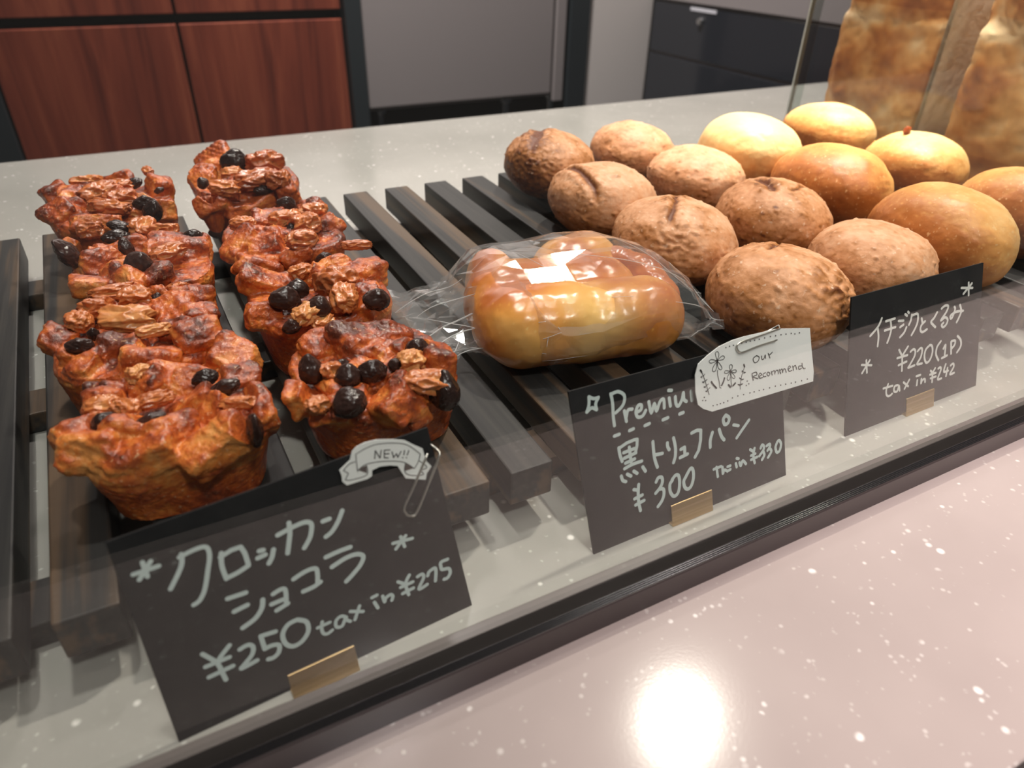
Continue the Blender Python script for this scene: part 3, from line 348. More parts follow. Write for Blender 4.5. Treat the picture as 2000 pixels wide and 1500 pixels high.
def mat_counter(name, c0, c1):
    m, nt, b = new_mat(name)
    base = ramp(nt, tex(nt, 9, 4), [(.3, c0), (.7, c1)])
    col = base
    for sc, lim, amp in ((190, .10, .65), (105, .085, .85), (300, .13, .3)):
        v = N(nt, 'ShaderNodeTexVoronoi')
        v.inputs['Scale'].default_value = sc
        c = N(nt, 'ShaderNodeTexCoord')
        nt.links.new(c.outputs['Object'], v.inputs['Vector'])
        sel = ramp(nt, tex(nt, sc * .45, 2), [(.56, (0, 0, 0)), (.62, (1, 1, 1))])
        d = ramp(nt, v.outputs['Distance'], [(lim, (amp, amp, amp)), (lim * 2.2, (0, 0, 0))])
        f = mixc(nt, 1.0, d, sel, 'MULTIPLY')
        col = mixc(nt, f, col, (.93, .90, .86))
    nt.links.new(col, b.inputs['Base Color'])
    b.inputs['Roughness'].default_value = .135
    b.inputs['Specular IOR Level'].default_value = .45
    bump(nt, b, tex(nt, 900, 2), .04, .0002)
    return m


def mat_wood_slat():
    m, nt, b = new_mat('charcoal_stained_wood')
    g = tex(nt, 1.0, 6, .62, scaled(nt, 260, 7, 260))
    g2 = tex(nt, 1.0, 3, .5, scaled(nt, 90, 3.2, 60))
    c = ramp(nt, g, [(.3, (.012, .012, .013)), (.55, (.026, .025, .024)), (.78, (.048, .043, .038))])
    wear = ramp(nt, g2, [(.50, (0, 0, 0)), (.60, (.7, .7, .7))])
    c = mixc(nt, wear, c, (.125, .074, .040))
    nt.links.new(c, b.inputs['Base Color'])
    b.inputs['Roughness'].default_value = .48
    b.inputs['Specular IOR Level'].default_value = .35
    bump(nt, b, g, .35, .0004)
    return m


def mat_baked(name, stops, rough=.4, grain=420, gstr=.5, tone_amp=.5, nscale=60, coat=.15, spec=.45, sss=.0, bleach=None):
    """crust colour from the baked 'tone' attribute of the mesh plus mottling"""
    m, nt, b = new_mat(name)
    a = N(nt, 'ShaderNodeAttribute', attribute_name='tone')
    n1 = tex(nt, nscale, 5, .6)
    mth = N(nt, 'ShaderNodeMath', operation='MULTIPLY_ADD')
    nt.links.new(n1, mth.inputs[0])
    mth.inputs[1].default_value = tone_amp
    nt.links.new(a.outputs['Fac'], mth.inputs[2])
    sb = N(nt, 'ShaderNodeMath', operation='SUBTRACT')
    nt.links.new(mth.outputs[0], sb.inputs[0])
    sb.inputs[1].default_value = tone_amp * .5
    c = ramp(nt, sb.outputs[0], stops)
    gr = tex(nt, grain, 3, .6)
    if bleach:
        f = ramp(nt, gr, [(.62, (0, 0, 0)), (.70, (.6, .6, .6))])
        c = mixc(nt, f, c, bleach)
    nt.links.new(c, b.inputs['Base Color'])
    b.inputs['Roughness'].default_value = rough
    b.inputs['Specular IOR Level'].default_value = spec
    b.inputs['Coat Weight'].default_value = coat
    b.inputs['Coat Roughness'].default_value = .25
    if sss:
        b.inputs['Subsurface Weight'].default_value = sss
        b.inputs['Subsurface Radius'].default_value = (.004, .002, .001)
        b.inputs['Subsurface Scale'].default_value = 1.0
    bump(nt, b, gr, gstr, .0006)
    return m


def mat_pane(name, tint=(.93, .96, .94), r0=.045):
    """clear sheet: mirror reflection by angle at each face, the rest goes straight through"""
    m, nt, b = new_mat(name)
    nt.nodes.remove(b)
    out = nt.nodes['Material Output']
    lw = N(nt, 'ShaderNodeLayerWeight')
    lw.inputs['Blend'].default_value = .5
    pw = N(nt, 'ShaderNodeMath', operation='POWER')
    nt.links.new(lw.outputs['Facing'], pw.inputs[0])
    pw.inputs[1].default_value = 5.0
    ma = N(nt, 'ShaderNodeMath', operation='MULTIPLY_ADD')
    nt.links.new(pw.outputs[0], ma.inputs[0])
    ma.inputs[1].default_value = 1 - r0
    ma.inputs[2].default_value = r0
    tr = N(nt, 'ShaderNodeBsdfTransparent')
    tr.inputs[0].default_value = (*tint, 1)
    gl = N(nt, 'ShaderNodeBsdfGlossy')
    gl.inputs['Color'].default_value = (1, 1, 1, 1)
    gl.inputs['Roughness'].default_value = 0.0
    mx = N(nt, 'ShaderNodeMixShader')
    nt.links.new(ma.outputs[0], mx.inputs[0])
    nt.links.new(tr.outputs[0], mx.inputs[1])
    nt.links.new(gl.outputs[0], mx.inputs[2])
    nt.links.new(mx.outputs[0], out.inputs[0])
    return m, nt, gl, ma


def mat_cabinet():
    m, nt, b = new_mat('mahogany_veneer')
    g = tex(nt, 1.0, 5, .6, scaled(nt, 22, 1, 1.8), .9)
    g2 = tex(nt, 1.0, 4, .6, scaled(nt, 60, 1, 3))
    c = ramp(nt, g, [(.32, (.085, .016, .011)), (.5, (.19, .040, .022)), (.68, (.30, .080, .040))])
    c = mixc(nt, .25, c, ramp(nt, g2, [(.3, (.05, .012, .01)), (.7, (.22, .06, .035))]))
    nt.links.new(c, b.inputs['Base Color'])
    b.inputs['Roughness'].default_value = .35
    return m


def mat_card():
    m, nt, b = new_mat('black_card_stock')
    c = ramp(nt, tex(nt, 90, 5, .7), [(.3, (.012, .0125, .014)), (.75, (.023, .023, .024))])
    nt.links.new(c, b.inputs['Base Color'])
    b.inputs['Roughness'].default_value = .7
    b.inputs['Specular IOR Level'].default_value = .2
    return m


def mat_brass():
    m, nt, b = new_mat('brushed_brass')
    g = tex(nt, 1.0, 3, .5, scaled(nt, 25, 900, 900))
    c = ramp(nt, g, [(.3, (.62, .42, .20)), (.7, (.78, .56, .30))])
    nt.links.new(c, b.inputs['Base Color'])
    b.inputs['Metallic'].default_value = 1.0
    b.inputs['Roughness'].default_value = .42
    return m


M_COUNTER = mat_counter('speckled_grey_solid_surface', (.325, .315, .290), (.385, .373, .345))
M_LEDGE = mat_counter('speckled_rose_solid_surface', (.375, .315, .297), (.45, .382, .36))
M_SLAT = mat_wood_slat()
M_BLACK = plain('black_metal', (.012, .012, .013), .4)
M_RAIL = plain('anodised_black_rail', (.052, .040, .040), .30, 0.0, .5)
M_RIB = plain('black_rubber_gasket', (.012, .012, .013), .22, 0.0, .6)
M_CAB = mat_cabinet()
M_FRAME = plain('dark_blue_black_frame', (.018, .024, .028), .45)
M_STEEL = plain('satin_stainless_steel', (.30, .27, .27), .42, .25)
M_DARKGLASS = plain('black_oven_glass', (.018, .02, .026), .12, 0, .6)
M_WALL = plain('pale_wall_paint', (.62, .58, .56), .6)
M_DARK = plain('gap_shade_black', (.01, .01, .01), .7)
M_FLOOR = plain('dark_floor_tile', (.05, .045, .042), .4)
M_CARD = mat_card()
M_BRASS = mat_brass()
M_INK = plain('pale_poster_marker', (.60, .70, .69), .45)
M_INKW = plain('white_chalk_marker', (.76, .77, .74), .5)
M_PEN = plain('black_pen_ink', (.035, .03, .03), .5)
M_PAPER = plain('white_paper', (.88, .90, .89), .6)
M_WIRE = plain('galvanised_wire', (.62, .60, .56), .28, 1.0)
M_SILVER = plain('bright_metal', (.7, .7, .7), .2, 1.0)
M_LABEL = plain('pale_plastic_label', (.55, .55, .6), .5)
M_GLASS, _, _, _ = mat_pane('screen_glass', (.955, .975, .96), .043)
M_ACRYL, _, _, _ = mat_pane('acrylic_sheet', (.965, .975, .97), .04)

RED = [(.0, (.78, .36, .105)), (.25, (.74, .225, .042)), (.5, (.55, .112, .020)), (.75, (.31, .050, .012)), (1.0, (.10, .020, .008))]
M_MUFFIN = mat_baked('caramelised_bread', RED, .38, 620, .8, .5, 95, .30, .5, bleach=(.80, .50, .27))
M_WALNUT = mat_baked('glazed_walnut', [(.0, (.38, .085, .028)), (.45, (.62, .19, .05)), (1.0, (.86, .50, .19))], .30, 300, .35, .4, 90, .4)
M_CHIP = mat_baked('dark_chocolate', [(.0, (.020, .009, .007)), (1.0, (.050, .020, .015))], .27, 220, .25, .4, 60, .1)
M_FIG = mat_baked('fig_bun_crust', [(.0, (.78, .45, .27)), (.35, (.64, .30, .14)), (.65, (.40, .155, .045)), (1.0, (.15, .04, .010))], .50, 300, .6, .5, 80, .0, .35, bleach=(.80, .58, .42))
M_WHITE = mat_baked('golden_bun_crust', [(.0, (.88, .60, .27)), (.35, (.78, .385, .115)), (.65, (.53, .18, .042)), (1.0, (.30, .085, .014))], .46, 420, .35, .30, 60, .04, .35, bleach=(.86, .56, .28))
M_ROLL = mat_baked('shiny_roll_crust', [(.0, (.84, .50, .165)), (.35, (.76, .33, .07)), (.65, (.54, .15, .03)), (1.0, (.30, .055, .014))], .27, 300, .18, .25, 55, .5)
M_LOAF = mat_baked('loaf_crust', [(.0, (.84, .60, .35)), (.35, (.70, .36, .13)), (.65, (.50, .19, .05)), (1.0, (.28, .08, .02))], .45, 240, .3, .5, 30, .05)
M_CRUMB = mat_baked('white_crumb', [(.0, (.72, .62, .48)), (1.0, (.52, .38, .24))], .8, 260, .9, .5, 140, 0, .2)


# ------------------------------------------------------------------ the setting
def ext_box(name, mat, *a, kind='structure', parent=None, bev=0):
    o = obj(name, box(*a), mat, parent)
    if kind: o['kind'] = kind
    if bev: bevel(o, bev)
    return o


FLOOR = -4.5
ext_box('floor', M_FLOOR, -12, 16, -12, 14, FLOOR - .1, FLOOR)
w = ext_box('wall_back', M_WALL, -6, 12, 9.9, 10.2, FLOOR, 6)
w2 = ext_box('wall_pillar', M_WALL, 5.9, 6.95, 8.98, 9.9, FLOOR, 4)

# counter: carcass under a speckled slab
ct = empty('counter', (2, 2.1, FLOOR))
tag(ct, 'long speckled counter, grey under the breads and rosy on the customer side', 'counter')
o = obj('countertop', box(-5, 8, .64 - 2.1, 4.08 - 2.1, -.2 - FLOOR, 0 - FLOOR), M_COUNTER, ct)
o.location.x = -2 * S
bevel(o, .006, 3)
o = obj('front_ledge', box(-5, 8, .133 - 2.1, .64 - 2.1, -.2 - FLOOR, 0 - FLOOR), M_LEDGE, ct)
o.location.x = -2 * S
bevel(o, .006, 3)
o['label'] = 'rosy speckled ledge on the customer side'
o = obj('carcass', box(-5, 8, .25 - 2.1, 3.95 - 2.1, 0, -.2 - FLOOR), M_FRAME, ct)
o.location.x = -2 * S

# glass screen standing in a black rail
rl = [(.600, 0), (.600, .053), (.602, .056), (.6185, .056), (.6185, .008), (.6450, .008), (.6450, 0)]
t = empty('glass_rail', (2, .63, 0))
tag(t, 'low black metal rail running along the counter and holding the glass screen', 'rail')
obj('channel', prism([(a - .63, b) for a, b in rl], 'x', -5, 5), M_RAIL, t)
ribs = []
for k in range(4):
    y0 = .6045 + k * .0038 - .63
    ribs.append(tube([(-5, y0, .0562), (5, y0, .0562)], .0016, 8))
obj('gasket', join(ribs), M_RIB, t, smooth=True)
bevel(obj('rear_lip', box(-5, 5, .6455 - .63, .6675 - .63, 0, .055), plain('grey_anodised_lip', (.13, .11, .105), .3), t), .002)
g = obj('glass_screen', box(-5, 5, -.008, .008, 0, 5.2), M_GLASS, None, (2, .6365, .009))
tag(g, 'tall clear glass screen standing in the black rail before the breads', 'glass screen')

# ------------------------------------------------------------------ back of the shop
def cabinet(label, x0, x1, hinge):
    c = empty('cabinet', ((x0 + x1) / 2, 9.2, FLOOR))
    tag(c, label, 'cabinet', 'mahogany cabinets behind the counter')
    cx = (x0 + x1) / 2
    obj('body', box(x0 - cx, x1 - cx, .06, .68, 0, 1.6 - FLOOR), M_FRAME, c)
    b = obj('door', box(x0 - cx + .012, x1 - cx - .012, -.2, -.01, .35, .025 - FLOOR), M_CAB, c)
    bevel(b, .01)
    b = obj('drawer', box(x0 - cx + .012, x1 - cx - .012, -.2, -.01, .12 - FLOOR, 1.3 - FLOOR), M_CAB, c)
    bevel(b, .01)


cabinet('mahogany cabinet with a black left post, at the left edge beside the counter', -1.05, .715, 0)
cabinet('mahogany cabinet standing between its twin and the grey steel fridge', .72, 2.50, 1)
ext_box('trim_left_post', M_FRAME, -1.42, -1.06, 8.9, 9.9, FLOOR, 2)
ext_box('trim_middle_post', M_FRAME, 2.51, 2.70, 8.9, 9.9, FLOOR, 2)
ext_box('trim_right_post', M_FRAME, 5.60, 5.89, 8.95, 9.9, FLOOR, 2)
ext_box('wall_left', M_CAB, -6, -1.43, 9.0, 9.9, FLOOR, 2)

fr = empty('fridge', (4.1, 9.4, FLOOR))
tag(fr, 'grey stainless fridge over a dark shaded gap between the wood cabinets and the pillar', 'fridge')
obj('body', box(-1.38, 1.46, -.30, .45, 3.46, 6.3), M_STEEL, fr)
b = obj('door', box(-1.36, 1.26, -.40, -.31, 3.50, 6.25), M_STEEL, fr)
bevel(b, .02)
b = obj('side_trim', box(1.29, 1.44, -.42, -.31, 3.40, 6.25), M_STEEL, fr)
bevel(b, .01)
obj('gap_shade', box(-1.36, 1.44, .0, .45, .2, 3.44), M_DARK, fr)  # black block standing in for the shade in the gap underneath
for x in (-1.2, .62, 1.34):
    obj('leg', lathe([(.05, 0), (.05, 3.4), (.09, 3.42), (.09, 3.46)], 16, (x, -.25, 0)), M_SILVER, fr)

ov = empty('oven', (7.9, 7.0, FLOOR))
tag(ov, 'built-in oven with a dark glass front beside the pale pillar', 'oven')
X = 6.953 - 7.9
obj('body', box(X + .06, X + 1.6, -2.2, 1.97, 0, 6.5), M_STEEL, ov)
b = obj('door', box(X, X + .05, -2.1, 1.95, .3, -.535 - FLOOR), M_DARKGLASS, ov)
bevel(b, .01)
b = obj('control_panel', box(X, X + .05, -2.1, 1.95, -.50 - FLOOR, .13 - FLOOR), M_DARKGLASS, ov)
bevel(b, .01)
b = obj('hood', box(X - .03, X + .05, -2.1, 1.95, .16 - FLOOR, 1.9 - FLOOR), M_STEEL, ov)
bevel(b, .01)
obj('name_plate', box(X - .012, X, 7.66 - 7, 8.16 - 7, .075 - FLOOR, .115 - FLOOR), M_LABEL, ov)
b = obj('knob', lathe([(.045, 0), (.05, .02), (.04, .05)], 20), M_SILVER, ov, (X, 7.925 - 7, -.034 - FLOOR), rot=(0, -math.pi / 2, 0))

# ------------------------------------------------------------------ slatted rack
HB, HT = .052, .133
rk = empty('slatted_display_rack', (1.2, 1.75, 0))
tag(rk, 'low rack of dark stained wooden slats carrying all the breads', 'display rack')
fronts = {-2: -.40 - .03, -1: -.275, 0: -.122, 1: .032, 2: .188, 3: .345, 4: .481, 5: .638}
backs = {-2: -.39 - .10, -1: -.329, 0: -.163, 1: .001, 2: .166, 3: .332, 4: .497, 5: .654}
for i in range(-3, 18):
    if i in fronts:
        a, b_ = fronts[i], backs[i]
    elif i < -2:
        a, b_ = fronts[-2] + .156 * (i + 2), backs[-2] + .165 * (i + 2)
    else:
        a, b_ = .638 + .160 * (i - 5), .654 + .163 * (i - 5)
    wd = .092
    if i == -2:
        a, b_ = -.323 - wd, -.39 - wd
    elif i == -3:
        a, b_ = -.323 - wd - .156, -.39 - wd - .165
    y0, y1 = .886, 2.588
    pts = [(a, y0), (a + wd, y0), (b_ + wd, y1), (b_, y1)]
    s = obj('slat', prism([(p - 1.2, q - 1.75) for p, q in pts], 'z', HB, HT), M_SLAT, rk)
    bevel(s, .004, 2)
for y0, y1 in ((.979, 1.085), (1.63, 1.74), (2.31, 2.42)):
    s = obj('crossbar', box(-.9 - 1.2, 2.75 - 1.2, y0 - 1.75, y1 - 1.75, 0, HB), M_SLAT, rk)
    bevel(s, .004, 2)


# ------------------------------------------------------------------ croquant muffins
def muffin(data, label, seed):
    (cx, cy, t, h), tops = data
    rnd = random.Random(seed)
    root = empty('walnut_chocolate_muffin', (cx, cy, HT))
    tag(root, label, 'muffin', 'walnut and chocolate muffins on the rack')
    # tapering cup
    n = 56
    V, F = [], []
    prof = [(.80, 0.002), (.84, .0), (.86, .012), (.90, h * .3), (.95, h * .6), (.985, h * .82), (.95, h * .92), (.70, h * .93), (.3, h * .93)]
    for r, z in prof:
        for k in range(n):
            a = 2 * math.pi * k / n
            c, s = math.cos(a), math.sin(a)
            q = (abs(c) ** 3.6 + abs(s) ** 3.6) ** (-1 / 3.6)
            V.append((t * r * q * c, t * r * q * s, z))
    for i in range(len(prof) - 1):
        for k in range(n):
            F.append((i * n + k, i * n + (k + 1) % n, (i + 1) * n + (k + 1) % n, (i + 1) * n + k))
    F.append(tuple(range(n - 1, -1, -1)))
    F.append(tuple((len(prof) - 1) * n + k for k in range(n)))
    parts = [(V, F)]
    tones = []
    for it in tops:
        ty, x, y, z, w, hh, tn, rot = it
        if ty != 'b': continue
        rz = hh * .85
        sd = rnd.uniform(0, 50)
        rr = (w * 1.04, max(.5 * w, hh * .95), max(.024, min(rz, .052)))
        c = (x, y, min(z, h - .006))
        parts.append(blob(c, rr, (rnd.uniform(-.55, .55), rnd.uniform(-.55, .55), -math.radians(rot) + rnd.uniform(-.5, .5)), 7, 4, .20, 1.3, sd))
        tones.append((np.array(c), tn, max(rr)))
    # small crumbs fill the gaps
    for k in range(9):
        x, y = rnd.uniform(-.8, .8) * t, rnd.uniform(-.8, .8) * t
        r = rnd.uniform(.026, .045)
        parts.append(blob((x, y, h * .95), (r, r * 1.1, r * .8), (rnd.uniform(-.9, .9), rnd.uniform(-.6, .6), rnd.uniform(0, 3)), 7, 3, .2, 1.4, k))
        tones.append((np.array((x, y, h * .95)), rnd.uniform(.1, .7), r))
    co, no, F = fuse(parts, .0032, 0)
    f1 = fbm(co, 20, seed, 3)
    f2 = fbm(co, 95, seed + 9, 3)
    f3 = fbm(co, 9, seed + 4, 2)
    f4 = fbm(co, 210, seed + 6, 2)
    amp = np.where(co[:, 2] < h * .8, .45, 1.0)
    lay = np.sin((co[:, 2] + .4 * co[:, 0]) * 330 + 7 * f3 + 3 * f1) * (f3 > 0)
    co = co + no * (f1 * .0030 * amp + f2 * .0016 * amp + f3 * .006 + lay * .0010 * amp + f4 * .0011 * amp)[:, None]
    for it in tops:
        if it[0] == 'b': continue
        _, x, y, z, w, hh, tn, rot = it
        rad = max(w, hh, .012)
        dd = np.hypot((co[:, 0] - x), (co[:, 1] - y)) / (rad * 1.25)
        lim = z - .30 * hh
        sel = (dd < 1) & (co[:, 2] > lim)
        co[sel, 2] = lim + (co[sel, 2] - lim) * np.clip(dd[sel], .25, 1) ** 2
    co[:, 2] = np.maximum(co[:, 2], 0.0)
    tone = np.full(len(co), .60) + .06 * f3
    best = np.full(len(co), 1e9)
    for c, tn, r in tones:
        d = np.linalg.norm(co - c, axis=1) / r
        sel = (d < best) & (d < 1.35) & (co[:, 2] > h * .55)
        tone[sel] = .22 + tn * .62
        best = np.where(sel, d, best)
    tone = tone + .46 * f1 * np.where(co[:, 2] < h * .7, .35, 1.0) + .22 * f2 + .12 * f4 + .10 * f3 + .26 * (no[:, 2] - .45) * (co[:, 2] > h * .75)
    tone = np.clip(tone, .14, 1)
    obj('bread', (co, F), M_MUFFIN, root, smooth=True, tone=tone)
    for it in tops:
        ty, x, y, z, w, hh, tn, rot = it
        sd = rnd.uniform(0, 90)
        if ty == 'c':
            # teardrop chip lying at any angle
            v, f = ico(5)
            v = v.copy()
            r = max(w, hh)
            rr = np.array([w * 1.1, max(min(w, hh), hh * .85) * 1.1, max(hh * .9, .45 * w) * 1.1])
            pk = np.clip(v[:, 2], 0, 1)
            q = v * rr
            q[:, 2] += .30 * rr[2] * pk ** 6
            q += v * (.10 * r) * np.array([noise.noise(Vector(tuple(p * 1.5)) + Vector((sd, 0, 0))) for p in v])[:, None]
            q += v * (.05 * r) * np.array([noise.noise(Vector(tuple(p * 5)) + Vector((sd, 0, 9))) for p in v])[:, None]
            q = q @ np.array(Matrix.Rotation(rnd.uniform(-.5, .5), 3, 'X') @ Matrix.Rotation(rnd.uniform(-.5, .5), 3, 'Y')).T
            q = q + np.array([x, y, z + .004 + .45 * rr[2]])
            ch = obj('chocolate_chip', (q, f), M_CHIP, root, smooth=True, tone=np.full(len(q), rnd.uniform(.1, .8)))
        elif ty == 'w':
            # walnut piece: a craggy half kernel with branching ridges
            v, f = ico(5)
            g1 = np.array([1 - 2 * abs(noise.noise(Vector(tuple(p * 1.5)) + Vector((sd, 0, 4)))) for p in v])
            g2 = np.array([1 - 2 * abs(noise.noise(Vector(tuple(p * 3.3)) + Vector((sd, 7, 4)))) for p in v])
            g3 = fbm(v, 9, sd, 2)
            k = (np.abs(v) ** 3).sum(1) ** (-1 / 3)
            q = v * (k * (.66 + .30 * g1 + .09 * g2 + .03 * g3))[:, None]
            q = q * np.array([w * 1.2, max(.013, hh * 1.2), max(.013, min(w, hh) * .95)])
            a0 = rnd.uniform(-.5, .5)
            q = q @ np.array(Matrix.Rotation(rnd.uniform(-.4, .4), 3, 'X') @ Matrix.Rotation(a0, 3, 'Z')).T
            obj('walnut_piece', (q, f), M_WALNUT, root, (x, y, z + .013), smooth=True, tone=.02 + .60 * tn + .40 * (1 - g1) * (1 - .5 * tn) - .12 * g2)
    return root


MUFFINS = (
    (MF_L1, 'muffin at the front left with layered croissant chunks and one pale walnut on top', 11),
    (MF_L2, 'muffin second from the front in the left row, dark toasted chunk on its front edge', 23),
    (MF_L3, 'muffin third from the front in the left row, chain of glossy chocolate chips on top', 37),
    (MF_L4, 'rearmost muffin of the left row, flat topped with walnuts and chocolate at its right', 41),
    (MF_R1, 'muffin behind the NEW label, covered in many round chocolate chips', 53),
    (MF_R2, 'muffin beside the bag end, big walnut half on top and curled stick poking up', 67),
    (MF_R3, 'muffin third from the front in the right row, mostly walnuts, one chip at its back', 71),
    (MF_R4, 'rearmost muffin of the right row, heart-shaped cleft with chocolate in it', 83),
)
for d, lab, sd in MUFFINS:
    muffin(d, lab, sd)


# ------------------------------------------------------------------ round buns
def bun(name, label, cat, group, mat, x, y, rx, ry, rz, seed, kind, rot=0.0, light=(1, .2, .6), crack=None, base=.3, scars=()):
    v, f = ico(6)
    v = v.copy()
    p = 2.12
    k = (np.abs(v) ** p).sum(1) ** (-1 / p)
    q = v * k[:, None]
    low = np.clip(-q[:, 2], 0, 1)
    q[:, :2] *= (1 - .06 * low ** 2)[:, None]
    q[:, 2] = np.where(q[:, 2] < -.80, -.80 + (q[:, 2] + .80) * .12, q[:, 2])
    f0 = fbm(v, 1.1, seed, 2)
    f1 = fbm(v, 3.2, seed + 3, 3)
    f2 = fbm(v, 11, seed + 7, 3)
    f3 = fbm(v, 30, seed + 2, 2)
    d = .045 * f0
    tone = np.zeros(len(v)) + base
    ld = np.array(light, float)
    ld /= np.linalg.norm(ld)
    side = v @ ld  # lit side painted paler, far side browner, in the crust tone
    if kind == 'fig':
        d = d + .011 * f1 + .006 * f2 + .0030 * f3
        bumps = np.clip(fbm(v, 9, seed + 20, 1) - .46, 0, 1)
        d = d + .12 * bumps * (v[:, 2] > -.5)
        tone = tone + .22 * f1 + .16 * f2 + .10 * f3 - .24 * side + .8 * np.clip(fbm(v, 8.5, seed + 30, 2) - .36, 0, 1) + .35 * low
    else:
        d = d + .010 * f1 + .004 * f2
        pore = np.clip(fbm(v, 24, seed + 40, 1) - .45, 0, 1)
        wr = fbm(v * np.array([1, 3.0, 1]), 6, seed + 41, 2)
        d = d + .004 * wr
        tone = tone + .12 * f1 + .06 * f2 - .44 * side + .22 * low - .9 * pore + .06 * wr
    for (ux, uy, vx, vy, wd, dp) in (crack or ()):
        # a split in the crust: a wandering line on the top, in unit coordinates
        A, B = np.array([ux, uy]), np.array([vx, vy])
        L = B - A
        ln = np.linalg.norm(L)
        e = L / ln
        nn = np.array([-e[1], e[0]])
        r = v[:, :2] - A
        s = r @ e / ln
        off = r @ nn - .06 * np.array([noise.noise(Vector((a * 5, seed, 0))) for a in s])
        g = np.exp(-(off / wd) ** 2) * np.clip(1 - (np.abs(s - .5) * 2) ** 6, 0, 1) * (v[:, 2] > 0)
        g2 = np.exp(-((np.abs(off) - wd * 2.2) / (wd * 1.3)) ** 2) * np.clip(1 - (np.abs(s - .5) * 2) ** 6, 0, 1) * (v[:, 2] > 0)
        d = d - dp * g + dp * .45 * g2
        tone = tone + .85 * g + .16 * g2 * (f2 > 0)
    for (ux, uy, uz, sr, am) in scars:
        c = np.array([ux, uy, uz])
        c = c / np.linalg.norm(c)
        dd = np.linalg.norm(v - c, axis=1)
        g = np.exp(-(dd / sr) ** 2)
        tone = tone + am * g * (.6 + .8 * f2)
        d = d + .05 * g * f2
    q = q * (1 + d)[:, None]
    q = q * np.array([rx, ry, rz])
    q[:, 2] -= q[:, 2].min()
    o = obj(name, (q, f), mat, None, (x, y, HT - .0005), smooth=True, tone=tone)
    o.rotation_euler = (0, 0, rot)
    tag(o, label, cat, group)
    return o


FG = 'fig and walnut buns in the middle of the rack'
FIG = (
    (1.377, 2.298, .158, .189, .121, 1, 'rearmost reddish brown fig bun with a torn wrinkled left side, at the rack corner', dict(base=.50, crack=((-.7, -.4, .2, .6, .10, .05),), scars=((-.8, -.5, .2, .5, .35), (-.3, .3, .9, .4, .2)))),
    (1.792, 2.345, .156, .181, .112, 2, 'rear fig bun with a little knob on top, left of the very pale bun', dict(base=.28, scars=((.0, .4, .9, .12, .4),))),
    (1.342, 1.885, .168, .190, .118, 3, 'smooth tan fig bun with a fold down its left end, before the reddish one', dict(base=.22, crack=((-.62, -.7, -.45, .7, .06, .07),))),
    (1.791, 1.950, .162, .182, .112, 4, 'pinkish tan fig bun with fine pits, before the knobbed bun', dict(base=.20)),
    (1.325, 1.487, .167, .188, .120, 5, 'fig bun split by a jagged crack across its top, behind the bagged bread', dict(base=.30, crack=((-.55, -.45, .35, .45, .05, .06), (-.2, .2, .5, .3, .04, .04)), scars=((-.6, -.6, .4, .3, .2),))),
    (1.725, 1.502, .162, .186, .120, 6, 'brown fig bun with a deep dark split in its pale top', dict(base=.42, crack=((-.35, -.2, -.05, .6, .07, .09), (-.1, -.3, .5, -.2, .04, .04)))),
    (1.331, 1.087, .165, .182, .120, 7, 'large rough fig bun with dark fig patches, behind the white flower tag', dict(base=.38, crack=((-.2, .2, .6, .5, .05, .05),), scars=((.1, -.55, .6, .35, .55), (.75, -.5, .1, .4, .5), (.2, -.8, .2, .3, .4), (0, .6, .8, .25, .3)))),
    (1.696, 1.112, .155, .170, .120, 8, 'plain grey-brown fig bun behind the right-hand price card', dict(base=.27)),
)
for x, y, rx, ry, rz, sd, lab, kw in FIG:
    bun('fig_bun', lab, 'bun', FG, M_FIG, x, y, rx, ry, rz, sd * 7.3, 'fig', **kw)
WG = 'plain golden buns at the right of the rack'
WHITE = (
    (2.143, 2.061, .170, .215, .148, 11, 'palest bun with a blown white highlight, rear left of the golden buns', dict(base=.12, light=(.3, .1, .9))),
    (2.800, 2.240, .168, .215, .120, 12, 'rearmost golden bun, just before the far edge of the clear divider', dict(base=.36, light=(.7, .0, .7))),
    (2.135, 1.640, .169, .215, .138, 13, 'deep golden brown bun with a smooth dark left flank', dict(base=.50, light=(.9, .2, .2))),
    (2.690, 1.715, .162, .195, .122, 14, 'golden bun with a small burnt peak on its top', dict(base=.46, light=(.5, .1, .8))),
    (2.035, 1.150, .162, .206, .146, 15, 'large oval bun, shaded brown left half and lit pale yellow right half, nearest the glass', dict(base=.42, light=(.95, -.15, .35))),
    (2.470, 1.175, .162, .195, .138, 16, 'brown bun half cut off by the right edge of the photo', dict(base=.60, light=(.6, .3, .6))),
)
for x, y, rx, ry, rz, sd, lab, kw in WHITE:
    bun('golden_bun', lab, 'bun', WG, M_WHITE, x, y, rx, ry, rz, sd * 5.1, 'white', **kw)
pk = bpy.data.objects['golden_bun.003']
obj('burnt_peak', blob((0, 0, 0), (.024, .012, .020), (.2, .5, .3), 1.4, 3, .5, 1.6, 4), M_MUFFIN, pk, (-.035, .05, .226), smooth=True, tone=[.6] * 162)


